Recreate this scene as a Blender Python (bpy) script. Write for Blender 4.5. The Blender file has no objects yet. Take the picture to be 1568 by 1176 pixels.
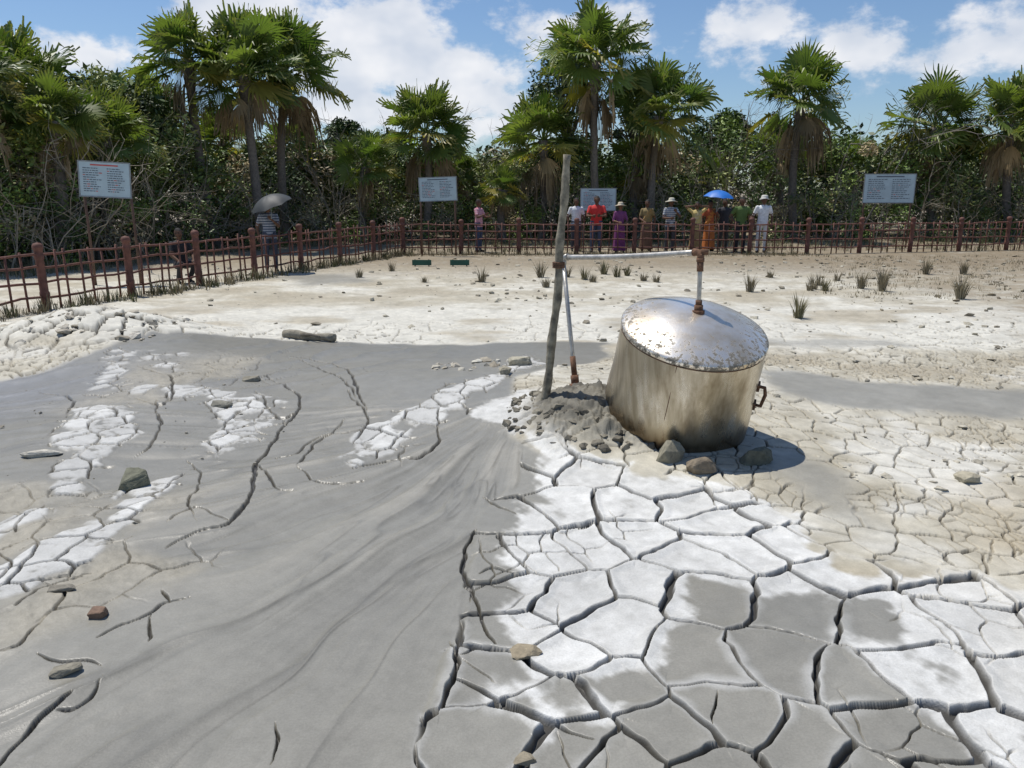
import bpy, math, random, time
import numpy as np
from mathutils import Vector, Matrix, kdtree
T0=time.time()
random.seed(7); rng=np.random.default_rng(7)
scene=bpy.context.scene
# ------------------------------------------------------------------ camera model / survey helpers
F=1200.0; CH=1.9; P=math.radians(13.8)
cP,sP=math.cos(P),math.sin(P)
def ray(px,py):
    dx=(px-784)/F; dy=-(py-588)/F
    return np.array([dx, cP+dy*sP, -sP+dy*cP])
def proj(p):
    v=np.asarray(p)-np.array([0,0,CH]); dp=v[1]*cP-v[2]*sP; up=v[1]*sP+v[2]*cP
    return 784+F*v[0]/dp,588-F*up/dp
TAB=[np.random.default_rng(100+i).random((256,256)).astype(np.float32) for i in range(8)]
def vn(x,y,s=0):
    xi=np.floor(x); yi=np.floor(y); fx=(x-xi); fy=(y-yi)
    xi=xi.astype(np.int64); yi=yi.astype(np.int64)
    fx=fx*fx*(3-2*fx); fy=fy*fy*(3-2*fy)
    t=TAB[s%8]; a=xi&255; b=yi&255; a1=(xi+1)&255; b1=(yi+1)&255
    return (t[a,b]*(1-fx)+t[a1,b]*fx)*(1-fy)+(t[a,b1]*(1-fx)+t[a1,b1]*fx)*fy
def fbm(x,y,o=4,s=0):
    v=0;a=.5;tot=0
    for i in range(o):
        v=v+a*vn(x*(2**i)+i*17.3+s*5.1,y*(2**i)+i*9.7+s*3.3,s+i); tot+=a;a*=.5
    return v/tot*2-1
def sstep(a,b,x):
    t=np.clip((x-a)/(b-a),0,1); return t*t*(3-2*t)
def gs(x,y,cx,cy,sx,sy=None):
    sy=sy or sx
    return np.exp(-((x-cx)/sx)**2-((y-cy)/sy)**2)
def H(x,y):
    x=np.asarray(x,dtype=np.float64); y=np.asarray(y,dtype=np.float64)
    near=np.exp(-(np.hypot(x,y)/16)**4)
    z=.20*gs(x,y,.1,6.9,2.0,1.7)
    z=z+.38*gs(x,y,-5.55,10.3,1.15,.95)+.10*gs(x,y,-4.2,9.0,1.2,1.4)
    z=z+.10*gs(x,y,-3.4,6.6,.9,1.5)+.21*gs(x,y,.60,5.98,.50,.44)
    z=z+near*.07*fbm(x*.55,y*.55,2,3)+near*.014*fbm(x*1.9,y*1.9,2,1)
    z=z-near*.05*gs(x,y,-1.8,10.3,2.2,1.2)
    return z
def G(px,py):
    d=ray(px,py)
    if d[2]>-0.02: d[2]=-0.02
    t=CH/-d[2]
    for _ in range(12):
        z=float(H(d[0]*t,d[1]*t)); t=.5*t+.5*(CH-z)/-d[2]
    return np.array([d[0]*t,d[1]*t,float(H(d[0]*t,d[1]*t))])
def At(px,py,y):
    d=ray(px,py); t=y/d[1]; return np.array([d[0]*t,y,CH+d[2]*t])
# ------------------------------------------------------------------ mesh builder
class MB:
    def __init__(s): s.V=[];s.L=[];s.n=[];s.M=[];s.C=[];s.S=[];s.c=0
    def add(s,V,Fc,mat=0,col=(1,1,1),smooth=False):
        V=np.asarray(V,dtype=np.float32).reshape(-1,3); Fc=np.asarray(Fc,dtype=np.int64)
        s.V.append(V); s.L.append((Fc+s.c).ravel()); m=len(Fc)
        s.n.append(np.full(m,Fc.shape[1])); 
        s.M.append(np.full(m,mat) if np.isscalar(mat) else np.asarray(mat)); s.S.append(np.full(m,smooth))
        col=np.asarray(col,dtype=np.float32)
        if col.ndim==1: col=np.tile(col[:3],(len(V),1))
        s.C.append(col); s.c+=len(V)
    def build(s,name,mats,link=True,color=True):
        V=np.concatenate(s.V);L=np.concatenate(s.L);n=np.concatenate(s.n);M=np.concatenate(s.M);S=np.concatenate(s.S);C=np.concatenate(s.C)
        me=bpy.data.meshes.new(name); me.vertices.add(len(V)); me.vertices.foreach_set('co',V.ravel())
        me.loops.add(len(L)); me.loops.foreach_set('vertex_index',L.astype(np.int32))
        me.polygons.add(len(n)); st=np.concatenate([[0],np.cumsum(n)[:-1]]).astype(np.int32)
        me.polygons.foreach_set('loop_start',st)
        me.polygons.foreach_set('material_index',M.astype(np.int32)); me.polygons.foreach_set('use_smooth',S.astype(bool))
        if color:
            ca=me.color_attributes.new('Col','FLOAT_COLOR','POINT')
            ca.data.foreach_set('color',np.concatenate([C,np.ones((len(C),1),np.float32)],1).ravel())
        for m in mats: me.materials.append(m)
        me.update(calc_edges=True)
        ob=bpy.data.objects.new(name,me)
        if link: scene.collection.objects.link(ob)
        return ob
def frames(p):
    p=np.asarray(p,float); t=np.gradient(p,axis=0); t/=np.linalg.norm(t,axis=1)[:,None]+1e-9
    up=np.array([0,0,1.]) if abs(t[0][2])<.9 else np.array([1.,0,0])
    a=[];b=[]
    u=up
    for i in range(len(p)):
        s=np.cross(t[i],u); s/=np.linalg.norm(s)+1e-9; v=np.cross(s,t[i]); u=v; a.append(s); b.append(v)
    return t,np.array(a),np.array(b)
def tube(p,r,n=8,caps=True):
    p=np.asarray(p,float); r=np.broadcast_to(np.asarray(r,float),(len(p),)).copy()
    t,a,b=frames(p)
    if caps:
        p=np.vstack([p[:1],p,p[-1:]]); r=np.concatenate([[r[0]*.02],r,[r[-1]*.02]]); a=np.vstack([a[:1],a,a[-1:]]); b=np.vstack([b[:1],b,b[-1:]])
    th=np.linspace(0,2*np.pi,n,endpoint=False)
    V=p[:,None,:]+r[:,None,None]*(np.cos(th)[None,:,None]*a[:,None,:]+np.sin(th)[None,:,None]*b[:,None,:])
    return V.reshape(-1,3),grid_faces(len(p),n)
def grid_faces(m,n,wrap=True):
    i=np.arange(m-1)[:,None]; j=np.arange(n if wrap else n-1)[None,:]; j1=(j+1)%n
    return np.stack([i*n+j,i*n+j1,(i+1)*n+j1,(i+1)*n+j],-1).reshape(-1,4)
def revolve(prof,n=32):
    prof=np.asarray(prof,float); th=np.linspace(0,2*np.pi,n,endpoint=False)
    V=np.stack([prof[:,0:1]*np.cos(th),prof[:,0:1]*np.sin(th),np.repeat(prof[:,1:2],n,1)],-1)
    return V.reshape(-1,3),grid_faces(len(prof),n)
BOXF=np.array([[0,1,3,2],[4,6,7,5],[0,4,5,1],[2,3,7,6],[0,2,6,4],[1,5,7,3]])
def box(c,s,R=None):
    V=np.array([[x,y,z] for x in(-.5,.5) for y in(-.5,.5) for z in(-.5,.5)])*np.asarray(s)
    if R is not None: V=V@np.asarray(R).T
    return V+np.asarray(c),BOXF
def rotz(a): c,s=math.cos(a),math.sin(a); return np.array([[c,-s,0],[s,c,0],[0,0,1.]])
def rotx(a): c,s=math.cos(a),math.sin(a); return np.array([[1.,0,0],[0,c,-s],[0,s,c]])
def roty(a): c,s=math.cos(a),math.sin(a); return np.array([[c,0,s],[0,1.,0],[-s,0,c]])
# ------------------------------------------------------------------ materials
def newmat(name):
    m=bpy.data.materials.new(name); m.use_nodes=True; nt=m.node_tree; nt.nodes.clear()
    o=nt.nodes.new('ShaderNodeOutputMaterial'); b=nt.nodes.new('ShaderNodeBsdfPrincipled'); nt.links.new(b.outputs[0],o.inputs[0])
    return m,nt,b,o
def N(nt,t,**k):
    n=nt.nodes.new(t)
    for a,v in k.items(): setattr(n,a,v)
    return n
def noise(nt,scale,detail=4,rough=.6,vec=None,stretch=None,coord='Object'):
    tc=N(nt,'ShaderNodeTexCoord'); n=N(nt,'ShaderNodeTexNoise'); n.inputs['Scale'].default_value=scale; n.inputs['Detail'].default_value=detail; n.inputs['Roughness'].default_value=rough
    if stretch:
        mp=N(nt,'ShaderNodeMapping'); mp.inputs['Scale'].default_value=stretch; nt.links.new(tc.outputs[coord],mp.inputs[0]); nt.links.new(mp.outputs[0],n.inputs['Vector'])
    else: nt.links.new(tc.outputs[coord],n.inputs['Vector'])
    return n
def ramp(nt,src,stops):
    r=N(nt,'ShaderNodeValToRGB'); e=r.color_ramp.elements
    while len(e)<len(stops): e.new(.5)
    for i,(p,c) in enumerate(stops):
        e[i].position=p; e[i].color=(*c,1) if len(c)==3 else c
    nt.links.new(src,r.inputs[0]); return r
def mixc(nt,f,a,b,mode='MIX'):
    m=N(nt,'ShaderNodeMix',data_type='RGBA',blend_type=mode)
    if isinstance(f,(int,float)): m.inputs[0].default_value=f
    else: nt.links.new(f,m.inputs[0])
    for s,i in((a,6),(b,7)):
        if isinstance(s,tuple): m.inputs[i].default_value=(*s,1) if len(s)==3 else s
        else: nt.links.new(s,m.inputs[i])
    return m.outputs[2]
def bump(nt,b,src,st,dist):
    n=N(nt,'ShaderNodeBump'); n.inputs['Strength'].default_value=st; n.inputs['Distance'].default_value=dist
    nt.links.new(src,n.inputs['Height']); nt.links.new(n.outputs[0],b.inputs['Normal']); return n
def simple(name,c,rough=.7,metal=0,var=.25,scale=30,bm=.2):
    m,nt,b,o=newmat(name); n=noise(nt,scale)
    lo=tuple(x*(1-var) for x in c); hi=tuple(min(1,x*(1+var)) for x in c)
    r=ramp(nt,n.outputs['Fac'],[(.3,lo),(.7,hi)]); nt.links.new(r.outputs[0],b.inputs['Base Color'])
    b.inputs['Roughness'].default_value=rough; b.inputs['Metallic'].default_value=metal
    if bm: bump(nt,b,n.outputs['Fac'],bm,.01)
    return m
def foliage_mat(name,trans=.35,rough=.5,tint=(1.3,1.4,.6)):
    m,nt,b,o=newmat(name); a=N(nt,'ShaderNodeAttribute',attribute_name='Col')
    nt.links.new(a.outputs['Color'],b.inputs['Base Color']); b.inputs['Roughness'].default_value=rough; b.inputs['Specular IOR Level'].default_value=.4
    if trans>0:
        t=N(nt,'ShaderNodeBsdfTranslucent'); tm=mixc(nt,1.0,a.outputs['Color'],tint,'MULTIPLY'); nt.links.new(tm,t.inputs[0])
        ms=N(nt,'ShaderNodeMixShader'); ms.inputs[0].default_value=trans
        nt.links.new(b.outputs[0],ms.inputs[1]); nt.links.new(t.outputs[0],ms.inputs[2]); nt.links.new(ms.outputs[0],o.inputs[0])
    return m
M_leaf=foliage_mat('leaf',.35,.42); M_dry=foliage_mat('dry_leaf',0,.9); M_forest=foliage_mat('forest_leaf',0,.55)
def attr_mat(name,rough=.85,sc=40,bm=.4,dist=.01):
    m,nt,b,o=newmat(name); a=N(nt,'ShaderNodeAttribute',attribute_name='Col'); n=noise(nt,sc,4,.65)
    v=mixc(nt,1.0,a.outputs['Color'],ramp(nt,n.outputs['Fac'],[(.25,(.6,.6,.6)),(.75,(1.3,1.3,1.3))]).outputs[0],'MULTIPLY')
    nt.links.new(v,b.inputs['Base Color']); b.inputs['Roughness'].default_value=rough; bump(nt,b,n.outputs['Fac'],bm,dist); return m
M_bark=attr_mat('bark',.9,12,.6,.03); M_rock=attr_mat('clod',.9,25,.6,.02)
# ------------------------------------------------------------------ ground
def wpoly(pts): return np.array([G(a,b)[:2] for a,b in pts])
ths=np.concatenate([np.radians(np.linspace(-180,-44,36,endpoint=False)),np.radians(np.linspace(-44,-38,60,endpoint=False)),np.radians(np.linspace(-38,38,1400)),np.radians(np.linspace(38,44,61)[1:]),np.radians(np.linspace(44,180,37)[1:-1])])
dep=np.radians(np.linspace(50,3.6,1060)); rr=CH/np.tan(dep)
rr=np.concatenate([[.002,.4,.8,1.1,1.35],rr,[32,35,40,48,60,90,150,400,1200,4000]])
RR,TT=np.meshgrid(rr,ths,indexing='ij')
X=(RR*np.sin(TT)).ravel(); Y=(RR*np.cos(TT)).ravel(); R0=RR.ravel()
NV=len(X)
def sdpoly(x,y,p):
    d=np.full(x.shape,1e9); ins=np.zeros(x.shape,bool); n=len(p)
    for i in range(n):
        ax,ay=p[i];bx,by=p[(i+1)%n]; ex,ey=bx-ax,by-ay
        t=np.clip(((x-ax)*ex+(y-ay)*ey)/(ex*ex+ey*ey+1e-12),0,1)
        d=np.minimum(d,(x-ax-t*ex)**2+(y-ay-t*ey)**2)
        if abs(ey)>1e-9:
            c=((ay>y)!=(by>y))&(x<ex*(y-ay)/ey+ax); ins^=c
    d=np.sqrt(d); return np.where(ins,d,-d)
def mask(pts,soft=.02,amp=.05,x=None,y=None,nz=None):
    if x is None: x,y,nz=X,Y,NZ
    p=wpoly(pts); out=np.zeros(x.shape,np.float32)
    mg=1.5
    idx=np.where((x>p[:,0].min()-mg)&(x<p[:,0].max()+mg)&(y>p[:,1].min()-mg)&(y<p[:,1].max()+mg))[0]
    if len(idx)==0: return out
    xs,ys=x[idx],y[idx]; sd=sdpoly(xs,ys,p); r=np.hypot(xs,ys)
    out[idx]=sstep(-1,1,(sd+nz[idx]*amp*r)/(soft*r)); return out
NZ=(fbm(X*1.6,Y*1.2,5,2)*1.2).astype(np.float32)
n_f=fbm(X*5,Y*5,4,4); n_l=fbm(X*.8,Y*1.3,4,5); n_ff=fbm(X*19,Y*19,3,6)
WET=[ [(-200,600),(0,582),(90,560),(165,532),(225,500),(262,508),(330,512),(440,520),(620,528),(800,526),(940,524),(950,548),(870,560),(800,580),(775,620),(790,665),(860,715),(1040,740),(1180,800),(1300,880),(1568,930),(1900,960),(1900,1300),(-400,1300)],
      [(1150,568),(1260,573),(1400,588),(1700,600),(1700,640),(1560,634),(1400,626),(1290,622),(1170,602)],
      [(1165,690),(1260,705),(1340,765),(1350,815),(1260,810),(1190,765)],
      [(430,424),(540,418),(560,430),(470,436)],[(1160,518),(1350,522),(1400,530),(1250,532),(1160,526)]]
def wetf(x,y,nz,full=True):
    w=mask(WET[0],.008,.02,x,y,nz)
    w=np.maximum(w,.85*mask(WET[1],.02,.04,x,y,nz)); w=np.maximum(w,.75*mask(WET[2],.05,.1,x,y,nz))
    w=np.maximum(w,.7*mask(WET[3],.02,.02,x,y,nz)); w=np.maximum(w,.5*mask(WET[4],.02,.03,x,y,nz)); return w
wet=wetf(X,Y,NZ)
def voro(x,y,sc,seed,jit=.85):
    gx=x/sc; gy=y/sc; ix=np.floor(gx).astype(np.int64); iy=np.floor(gy).astype(np.int64)
    f1=np.full(x.shape,1e9);f2=f1.copy();p1x=f1.copy();p1y=f1.copy();p2x=f1.copy();p2y=f1.copy();cid=np.zeros(x.shape)
    for a in(-1,0,1):
        for b in(-1,0,1):
            cx=ix+a;cy=iy+b
            qx=cx+.5+jit*(TAB[seed%8][cx&255,cy&255]-.5); qy=cy+.5+jit*(TAB[(seed+3)%8][cx&255,cy&255]-.5)
            d=(gx-qx)**2+(gy-qy)**2
            m=d<f1; m2=(~m)&(d<f2)
            f2=np.where(m,f1,np.where(m2,d,f2));p2x=np.where(m,p1x,np.where(m2,qx,p2x));p2y=np.where(m,p1y,np.where(m2,qy,p2y))
            f1=np.where(m,d,f1);p1x=np.where(m,qx,p1x);p1y=np.where(m,qy,p1y);cid=np.where(m,TAB[(seed+5)%8][cx&255,cy&255],cid)
    e=(f2-f1)/(2*np.hypot(p2x-p1x,p2y-p1y)+1e-9)
    return e*sc,cid
wx=X+.06*fbm(X*2.6,Y*2.6,3,1)+.018*fbm(X*11,Y*11,2,2); wy=Y+.06*fbm(X*2.6+40,Y*2.6,3,3)+.018*fbm(X*11+9,Y*11,2,5)
PL=[(915,840),(860,915),(925,968),(862,765),(965,765),(1110,795),(1125,842),(822,842),(1060,915),(1000,905),(848,1000),(918,1052),(1085,1015),(1235,925),(1355,948),(1225,1010),(1410,1025),(1120,1095),(1225,1135),(1400,1105),(1535,1125),(1490,960),(1300,885),(1215,835),(1010,1130),(825,1085),(745,1030),(765,900),(1060,860),(985,830),(900,725),(830,700),(1010,735),(950,1180),(1100,1200),(1330,1200),(1480,1200),(1560,1040),(1560,900),(1400,885),(1340,850),(1270,820),(1180,780),(790,790),(735,850),(860,1150),(770,1130),(1060,770),(1145,750),(1450,905),(780,960),(1320,1035)]
seeds=[tuple(G(a,b)[:2]) for a,b in PL]
r2=np.random.default_rng(11)
for i in range(9000):
    q=(r2.uniform(-1.6,6.0),r2.uniform(.9,6.6))
    dm=min((q[0]-s[0])**2+(q[1]-s[1])**2 for s in seeds)
    if dm>(.28+.02*q[1])**2: seeds.append(q)
idx=np.where((X>-1.4)&(X<5.6)&(Y>1.0)&(Y<6.3))[0]
xs=(wx+.11*fbm(X*1.7+5,Y*1.7,2,6))[idx].astype(np.float32); ys=(wy+.11*fbm(X*1.7,Y*1.7+8,2,7))[idx].astype(np.float32)
f1=np.full(xs.shape,1e9,np.float32);f2=f1.copy();i1=np.zeros(xs.shape,np.int32);i2=i1.copy()
for k,(sx,sy) in enumerate(seeds):
    d=(xs-sx)**2+(ys-sy)**2
    m=d<f1; m2=(d<f2)&~m
    f2=np.where(m,f1,np.where(m2,d,f2)); i2=np.where(m,i1,np.where(m2,k,i2)); f1=np.where(m,d,f1); i1=np.where(m,k,i1)
SA=np.array(seeds); sep=np.hypot(*(SA[i1]-SA[i2]).T)+1e-6
eB=np.full(NV,9.); eB[idx]=(f2-f1)/(2*sep); idB=np.zeros(NV); idB[idx]=(np.sin(i1*91.7)*43758.5)%1
pid=np.full(NV,.5); pid[idx]=(np.sin((i1+i2)*17.31+np.abs(i1-i2)*3.7)*9137.1)%1
ZB=[(800,640),(860,690),(1000,722),(1180,775),(1320,850),(1568,880),(1900,900),(1900,1300),(600,1300),(660,1060),(705,960),(700,880),(725,800),(790,740),(790,690)]
zb=mask(ZB,.02,.03)
rub=sstep(.15,.7,gs(X,Y,.66,5.93,.66,.52)+.25*n_f)
eM,idM=voro(wx,wy*.8,.21,1); eS,idS=voro(wx*1.0,wy*.7,.115,2); eL,idL=voro(wx+.1*n_l,wy*.7,.30,4)
W1=[(115,628),(180,640),(195,655),(160,700),(120,745),(70,790),(0,825),(-60,850),(-60,820),(40,780),(90,730),(110,690),(95,650)]
W2=[(285,598),(350,605),(402,620),(388,690),(330,715),(290,745),(235,795),(160,835),(60,885),(-40,925),(-40,885),(80,835),(140,795),(215,745),(300,700),(345,650)]
W3=[(525,700),(555,655),(640,615),(730,575),(800,545),(830,560),(790,585),(740,602),(680,640),(600,680),(545,712)]
W4=[(765,625),(800,600),(815,640),(860,685),(930,712),(1050,742),(1150,748),(1230,800),(1300,870),(1420,885),(1600,905),(1600,1010),(1540,1060),(1420,1000),(1330,930),(1240,895),(1180,900),(1130,880),(1040,860),(1010,880),(1030,940),(990,1020),(900,1045),(830,1030),(775,950),(795,900),(770,850),(790,790),(825,770),(830,725),(780,665)]
W5=[(1330,985),(1500,1040),(1600,1080),(1600,1200),(1500,1130),(1420,1090),(1340,1040)]
W6=[(170,535),(205,540),(200,600),(150,610)]
W7=[(780,1060),(880,1040),(1000,1080),(880,1110),(840,1176),(800,1130)]
W8=[(230,540),(280,545),(270,570),(225,570)]
wc1=np.maximum.reduce([mask(W1,.03,.05),mask(W2,.03,.05),mask(W3,.02,.035),.7*mask(W6,.03,.05),.7*mask(W8,.03,.05)])
wc4=np.maximum.reduce([mask(W4,.035,.04),.75*mask(W5,.05,.07),.45*mask(W7,.05,.09)])
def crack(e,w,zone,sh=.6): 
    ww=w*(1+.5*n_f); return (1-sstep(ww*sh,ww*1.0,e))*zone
band_white=sstep(9.2,10.2,Y+.5*n_l)*(1-sstep(12.8,13.8,Y+1.0*n_l))
dry=1-wet
dryR=dry*(1-sstep(8.5,10,Y))
wB=(.010+.019*pid**1.6)*(.75+.6*vn(X*1.3,Y*1.3,7))
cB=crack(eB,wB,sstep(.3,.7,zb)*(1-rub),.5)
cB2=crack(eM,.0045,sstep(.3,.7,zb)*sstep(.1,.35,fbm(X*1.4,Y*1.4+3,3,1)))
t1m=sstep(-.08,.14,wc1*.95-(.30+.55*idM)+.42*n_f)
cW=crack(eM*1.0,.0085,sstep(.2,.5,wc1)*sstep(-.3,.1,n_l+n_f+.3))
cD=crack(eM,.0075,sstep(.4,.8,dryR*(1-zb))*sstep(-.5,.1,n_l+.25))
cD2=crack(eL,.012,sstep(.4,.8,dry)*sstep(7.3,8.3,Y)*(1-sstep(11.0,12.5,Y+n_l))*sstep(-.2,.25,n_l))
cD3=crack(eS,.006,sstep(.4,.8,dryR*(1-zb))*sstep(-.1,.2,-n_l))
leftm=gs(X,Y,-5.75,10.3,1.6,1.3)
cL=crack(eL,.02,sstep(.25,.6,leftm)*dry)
LINES=[[(250,838),(300,815),(355,797),(383,745),(398,703),(430,665),(457,625),(450,600),(405,575)],[(525,640),(505,660),(470,700),(460,715)],[(545,610),(520,580),(480,560),(440,548)],[(675,650),(668,680),(640,700),(590,705),(545,712)],[(235,610),(240,650),(230,680),(205,700)],[(-20,1180),(60,1100),(85,1075),(105,1060)],[(60,1000),(90,1015),(130,1012),(150,1022)],[(150,975),(190,955),(235,938),(262,925),(300,915)],[(218,985),(235,940)],[(252,905),(270,922)],[(728,812),(710,860),(712,890),(735,930),(760,985)],[(745,760),(775,775),(800,785)],[(690,1030),(720,1045),(780,1080),(850,1110),(900,1130)],[(425,665),(380,660),(330,668)],[(530,600),(560,640),(545,680)],[(-10,830),(20,860),(-10,900)],[(440,545),(520,560),(545,600),(560,630)],[(395,600),(430,640),(457,630)],[(300,800),(285,770),(300,740),(290,700)],[(350,797),(300,780),(255,800)],[(690,975),(700,1010),(690,1040)],[(700,1000),(740,990),(790,995)],[(60,600),(110,610),(100,640)],[(210,560),(260,580),(250,620),(200,610)],[(420,700),(460,690),(500,660)],[(460,715),(500,740),(560,735)],[(735,880),(760,870),(790,880)],[(400,1176),(430,1130),(425,1100)],[(20,930),(60,900),(110,880),(150,870)],[(1090,1050),(1095,1110)],
 [(395,705),(425,745),(450,750)],[(0,1000),(40,985),(70,940)],[(85,1085),(120,1080),(150,1030)]]
eP=np.full(NV,9.)
lwx=X+.05*fbm(X*2.2+3,Y*2.2,3,2)+.018*fbm(X*8,Y*8+4,2,6)+.006*n_ff; lwy=Y+.05*fbm(X*2.2,Y*2.2+9,3,4)+.018*fbm(X*8+7,Y*8,2,3)
for li,ln in enumerate(LINES):
    p=wpoly(ln)
    if len(p)>2:
        t=np.linspace(0,len(p)-1,len(p)*4); pe=np.vstack([2*p[0]-p[1],p,2*p[-1]-p[-2]]); i0=np.minimum(t.astype(int),len(p)-2); u=(t-i0)[:,None]
        a_,b_,c_,d_=pe[i0],pe[i0+1],pe[i0+2],pe[i0+3]
        p=.5*((2*b_)+(-a_+c_)*u+(2*a_-5*b_+4*c_-d_)*u**2+(-a_+3*b_-3*c_+d_)*u**3)
    ii=np.where((X>p[:,0].min()-.3)&(X<p[:,0].max()+.3)&(Y>p[:,1].min()-.3)&(Y<p[:,1].max()+.3))[0]
    if len(ii)==0: continue
    x,y=lwx[ii],lwy[ii]; best=np.full(x.shape,9.); n=len(p)-1; big=0 if li in(0,3,5,10,12) else .0045
    for k in range(n):
        ax,ay=p[k];bx,by=p[k+1];ex,ey=bx-ax,by-ay
        t=np.clip(((x-ax)*ex+(y-ay)*ey)/(ex*ex+ey*ey+1e-12),0,1); u=(k+t)/n
        d=np.hypot(x-ax-t*ex,y-ay-t*ey)+.008*(2*np.abs(u-.5))**2+big
        best=np.minimum(best,d)
    eP[ii]=np.minimum(eP[ii],best)
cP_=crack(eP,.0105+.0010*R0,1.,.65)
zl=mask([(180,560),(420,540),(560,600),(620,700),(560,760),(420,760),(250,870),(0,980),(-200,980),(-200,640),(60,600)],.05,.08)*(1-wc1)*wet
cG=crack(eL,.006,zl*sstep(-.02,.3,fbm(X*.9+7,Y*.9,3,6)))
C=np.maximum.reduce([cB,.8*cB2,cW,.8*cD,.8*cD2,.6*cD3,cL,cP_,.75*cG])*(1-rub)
# relief
Z=H(X,Y)
Z+=sstep(.3,.7,zb)*(.009*(1-sstep(.01,.08,eB))*(.5+wc4) + .014*(idB-.5))
Z+=t1m*(.011*(.3+idM)*sstep(.002,.010,eM))
Z+=dryR*(1-zb)*.008*idM*sstep(0,.012,eM)
Z+=dry*sstep(7.3,8.3,Y)*(1-sstep(20,24,Y))*(.018*idL*sstep(.0,.02,eL)*sstep(-.2,.35,n_l)*(1-.85*sstep(11.5,13.5,Y))+.008*n_f)
Z+=dry*leftm*(.06*idL*sstep(0,.03,eL)+.03*n_f)
rgh=zl*sstep(.05,.4,fbm(X*.8+2,Y*.9,4,7)); Z+=rgh*.018*n_f+rgh*.007*n_ff
Z-=C*(.028+.018*zb)
# flow streaks
S=G(775,606)[:2]; dx=X-S[0]; dy=Y-S[1]; rs=np.hypot(dx,dy)+1e-3
ang=np.arctan2(dx,-dy)+.22*np.log(rs+.3)+.06*fbm(X*1.1,Y*1.1,2,4)
lr=np.log(rs+.2)
st=fbm(ang*9,lr*1.3,3,5); st2=fbm(ang*34,lr*1.8,3,3); st3=fbm(ang*110,lr*2.6,2,1)
rid=1-np.abs(fbm(ang*6+3,lr*1.1,4,2))*11; rid2=1-np.abs(fbm(ang*11+13,lr*1.7,3,6))*14
fl=wet*(1-wc4)*(1-sstep(.4,.9,zb))*(1-wc1)*np.exp(-(R0/11)**4)
flowm=fl*sstep(0,.35,1-np.abs(ang+.45)/1.3)
ridl=(np.clip(rid,0,1)**2+.6*np.clip(rid2,0,1)**2)*sstep(.4,1.4,rs)
Z+=flowm*(.034*st*np.minimum(rs*.5,1)+.006*st2+.0010*st3+.008*ridl)*sstep(.1,.8,rs)
Z+=wet*.003*n_f
rl=np.hypot(X+6.0,(Y-10.6)); wz=sstep(1.0,2.0,rl)*(1-sstep(4.6,6.4,rl))*wet*(1-sstep(9.6,10.4,Y))*(1-wc1)
wr=(1-np.abs(np.sin(rl*5.5+2.2*n_l+.8*NZ)))**2*wz
Z+=.020*wr
Z+=rub*(.055*np.abs(n_f)+.045*np.abs(n_ff)+.035*idS)
far=sstep(17,22,Y+2*n_l)
# colours
def c3(a): return np.array(a)[None,:]
def mx(a,b,t): return a*(1-t[:,None])+b*t[:,None]
col=np.tile(c3([.45,.41,.32]),(NV,1))
col=mx(col,c3([.62,.60,.53]),sstep(-.35,.35,n_l*.6+.3*n_f+.6*band_white-.18)*.9)
col=mx(col,c3([.38,.335,.25]),sstep(.1,.6,-n_l+.2*n_f+.1)*.8)
rb=mask([(1080,398),(1250,402),(1500,470),(1700,560),(1900,520),(1900,380),(1080,385)],.06,.06)
col=mx(col,c3([.25,.20,.13]),.8*rb*sstep(-.6,.3,n_f))
col=mx(col,c3([.42,.38,.29])*1,dryR*sstep(-.1,.5,n_l)*.5)
col=mx(col,c3([.62,.60,.54]),dryR*sstep(.0,.35,fbm(X*1.3,Y*1.6+3,4,3))*.8)
brn=mask([(1480,760),(1560,740),(1650,900),(1560,900)],.1,.1); col=mx(col,c3([.42,.34,.22]),.3*brn)
col=mx(col,c3([.23,.18,.115]),far*.85*sstep(-.7,.2,n_f+.3))
col*= (1+.17*n_f+.14*n_ff+.08*(idM-.5))[:,None]
grey=c3([.262,.250,.215])*(1+.07*n_l+.04*n_f)[:,None]
grey=grey*(1+.16*(idB-.5)*sstep(.3,.7,zb))[:,None]
grey=mx(grey,c3([.330,.308,.258]),flowm*sstep(.0,.5,st+.3*st2)*.75)
grey=grey*(1+flowm*(.11*st+.06*st2+.03*st3-.20*ridl)-.10*wr)[:,None]
lp=gs(X,Y,-5.2,7.4,1.8,1.3); grey=mx(grey,c3([.24,.24,.24]),np.clip(lp,0,1))  # left pool: sky sheen painted into the mud colour as neutral grey
pool=sstep(8.6,9.6,Y)*wet; grey=mx(grey,c3([.225,.215,.185]),pool*.8)
grey=mx(grey,c3([.33,.30,.235])*(1+.3*n_ff)[:,None],rgh*.7)
col=mx(col,grey,wet)
col=mx(col,c3([.175,.162,.130])*(1+.6*n_f+.5*n_ff)[:,None],rub)
white=c3([.63,.625,.60])*(1+.14*n_f+.12*n_ff+.10*n_l)[:,None]*(1+.14*(idB-.5))[:,None]
t1=t1m*sstep(-.6,-.1,n_ff+.8*n_f+.1)
col=mx(col,white*(.78+.3*idM)[:,None],np.clip(t1,0,1)*.92)
scr=fbm((X*.8+Y*.5)*22,(X*.5-Y*.8)*4,4,2)
v4=wc4-(.20+.60*idB)+.50*n_f+.18*n_ff+.22*scr+.22*(1-sstep(.02,.12,eB))
t4=sstep(-.22,.22,v4)*sstep(.0,.15,wc4)
cream=mx(white,c3([.56,.52,.435])*(1+.1*n_f)[:,None],sstep(1.6,3.6,X+.4*n_l))
col=mx(col,cream,np.clip(t4,0,1)*(.90+.08*np.clip(scr+n_ff,-1,1))*(1-rub))
rimw=zb*(1-t4)*(1-sstep(.006,.03+.08*np.clip(n_f+.3,0,1),eB))*sstep(-.05,.35,fbm(X*1.1+3,Y*1.1,3,2)+.18)
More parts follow.
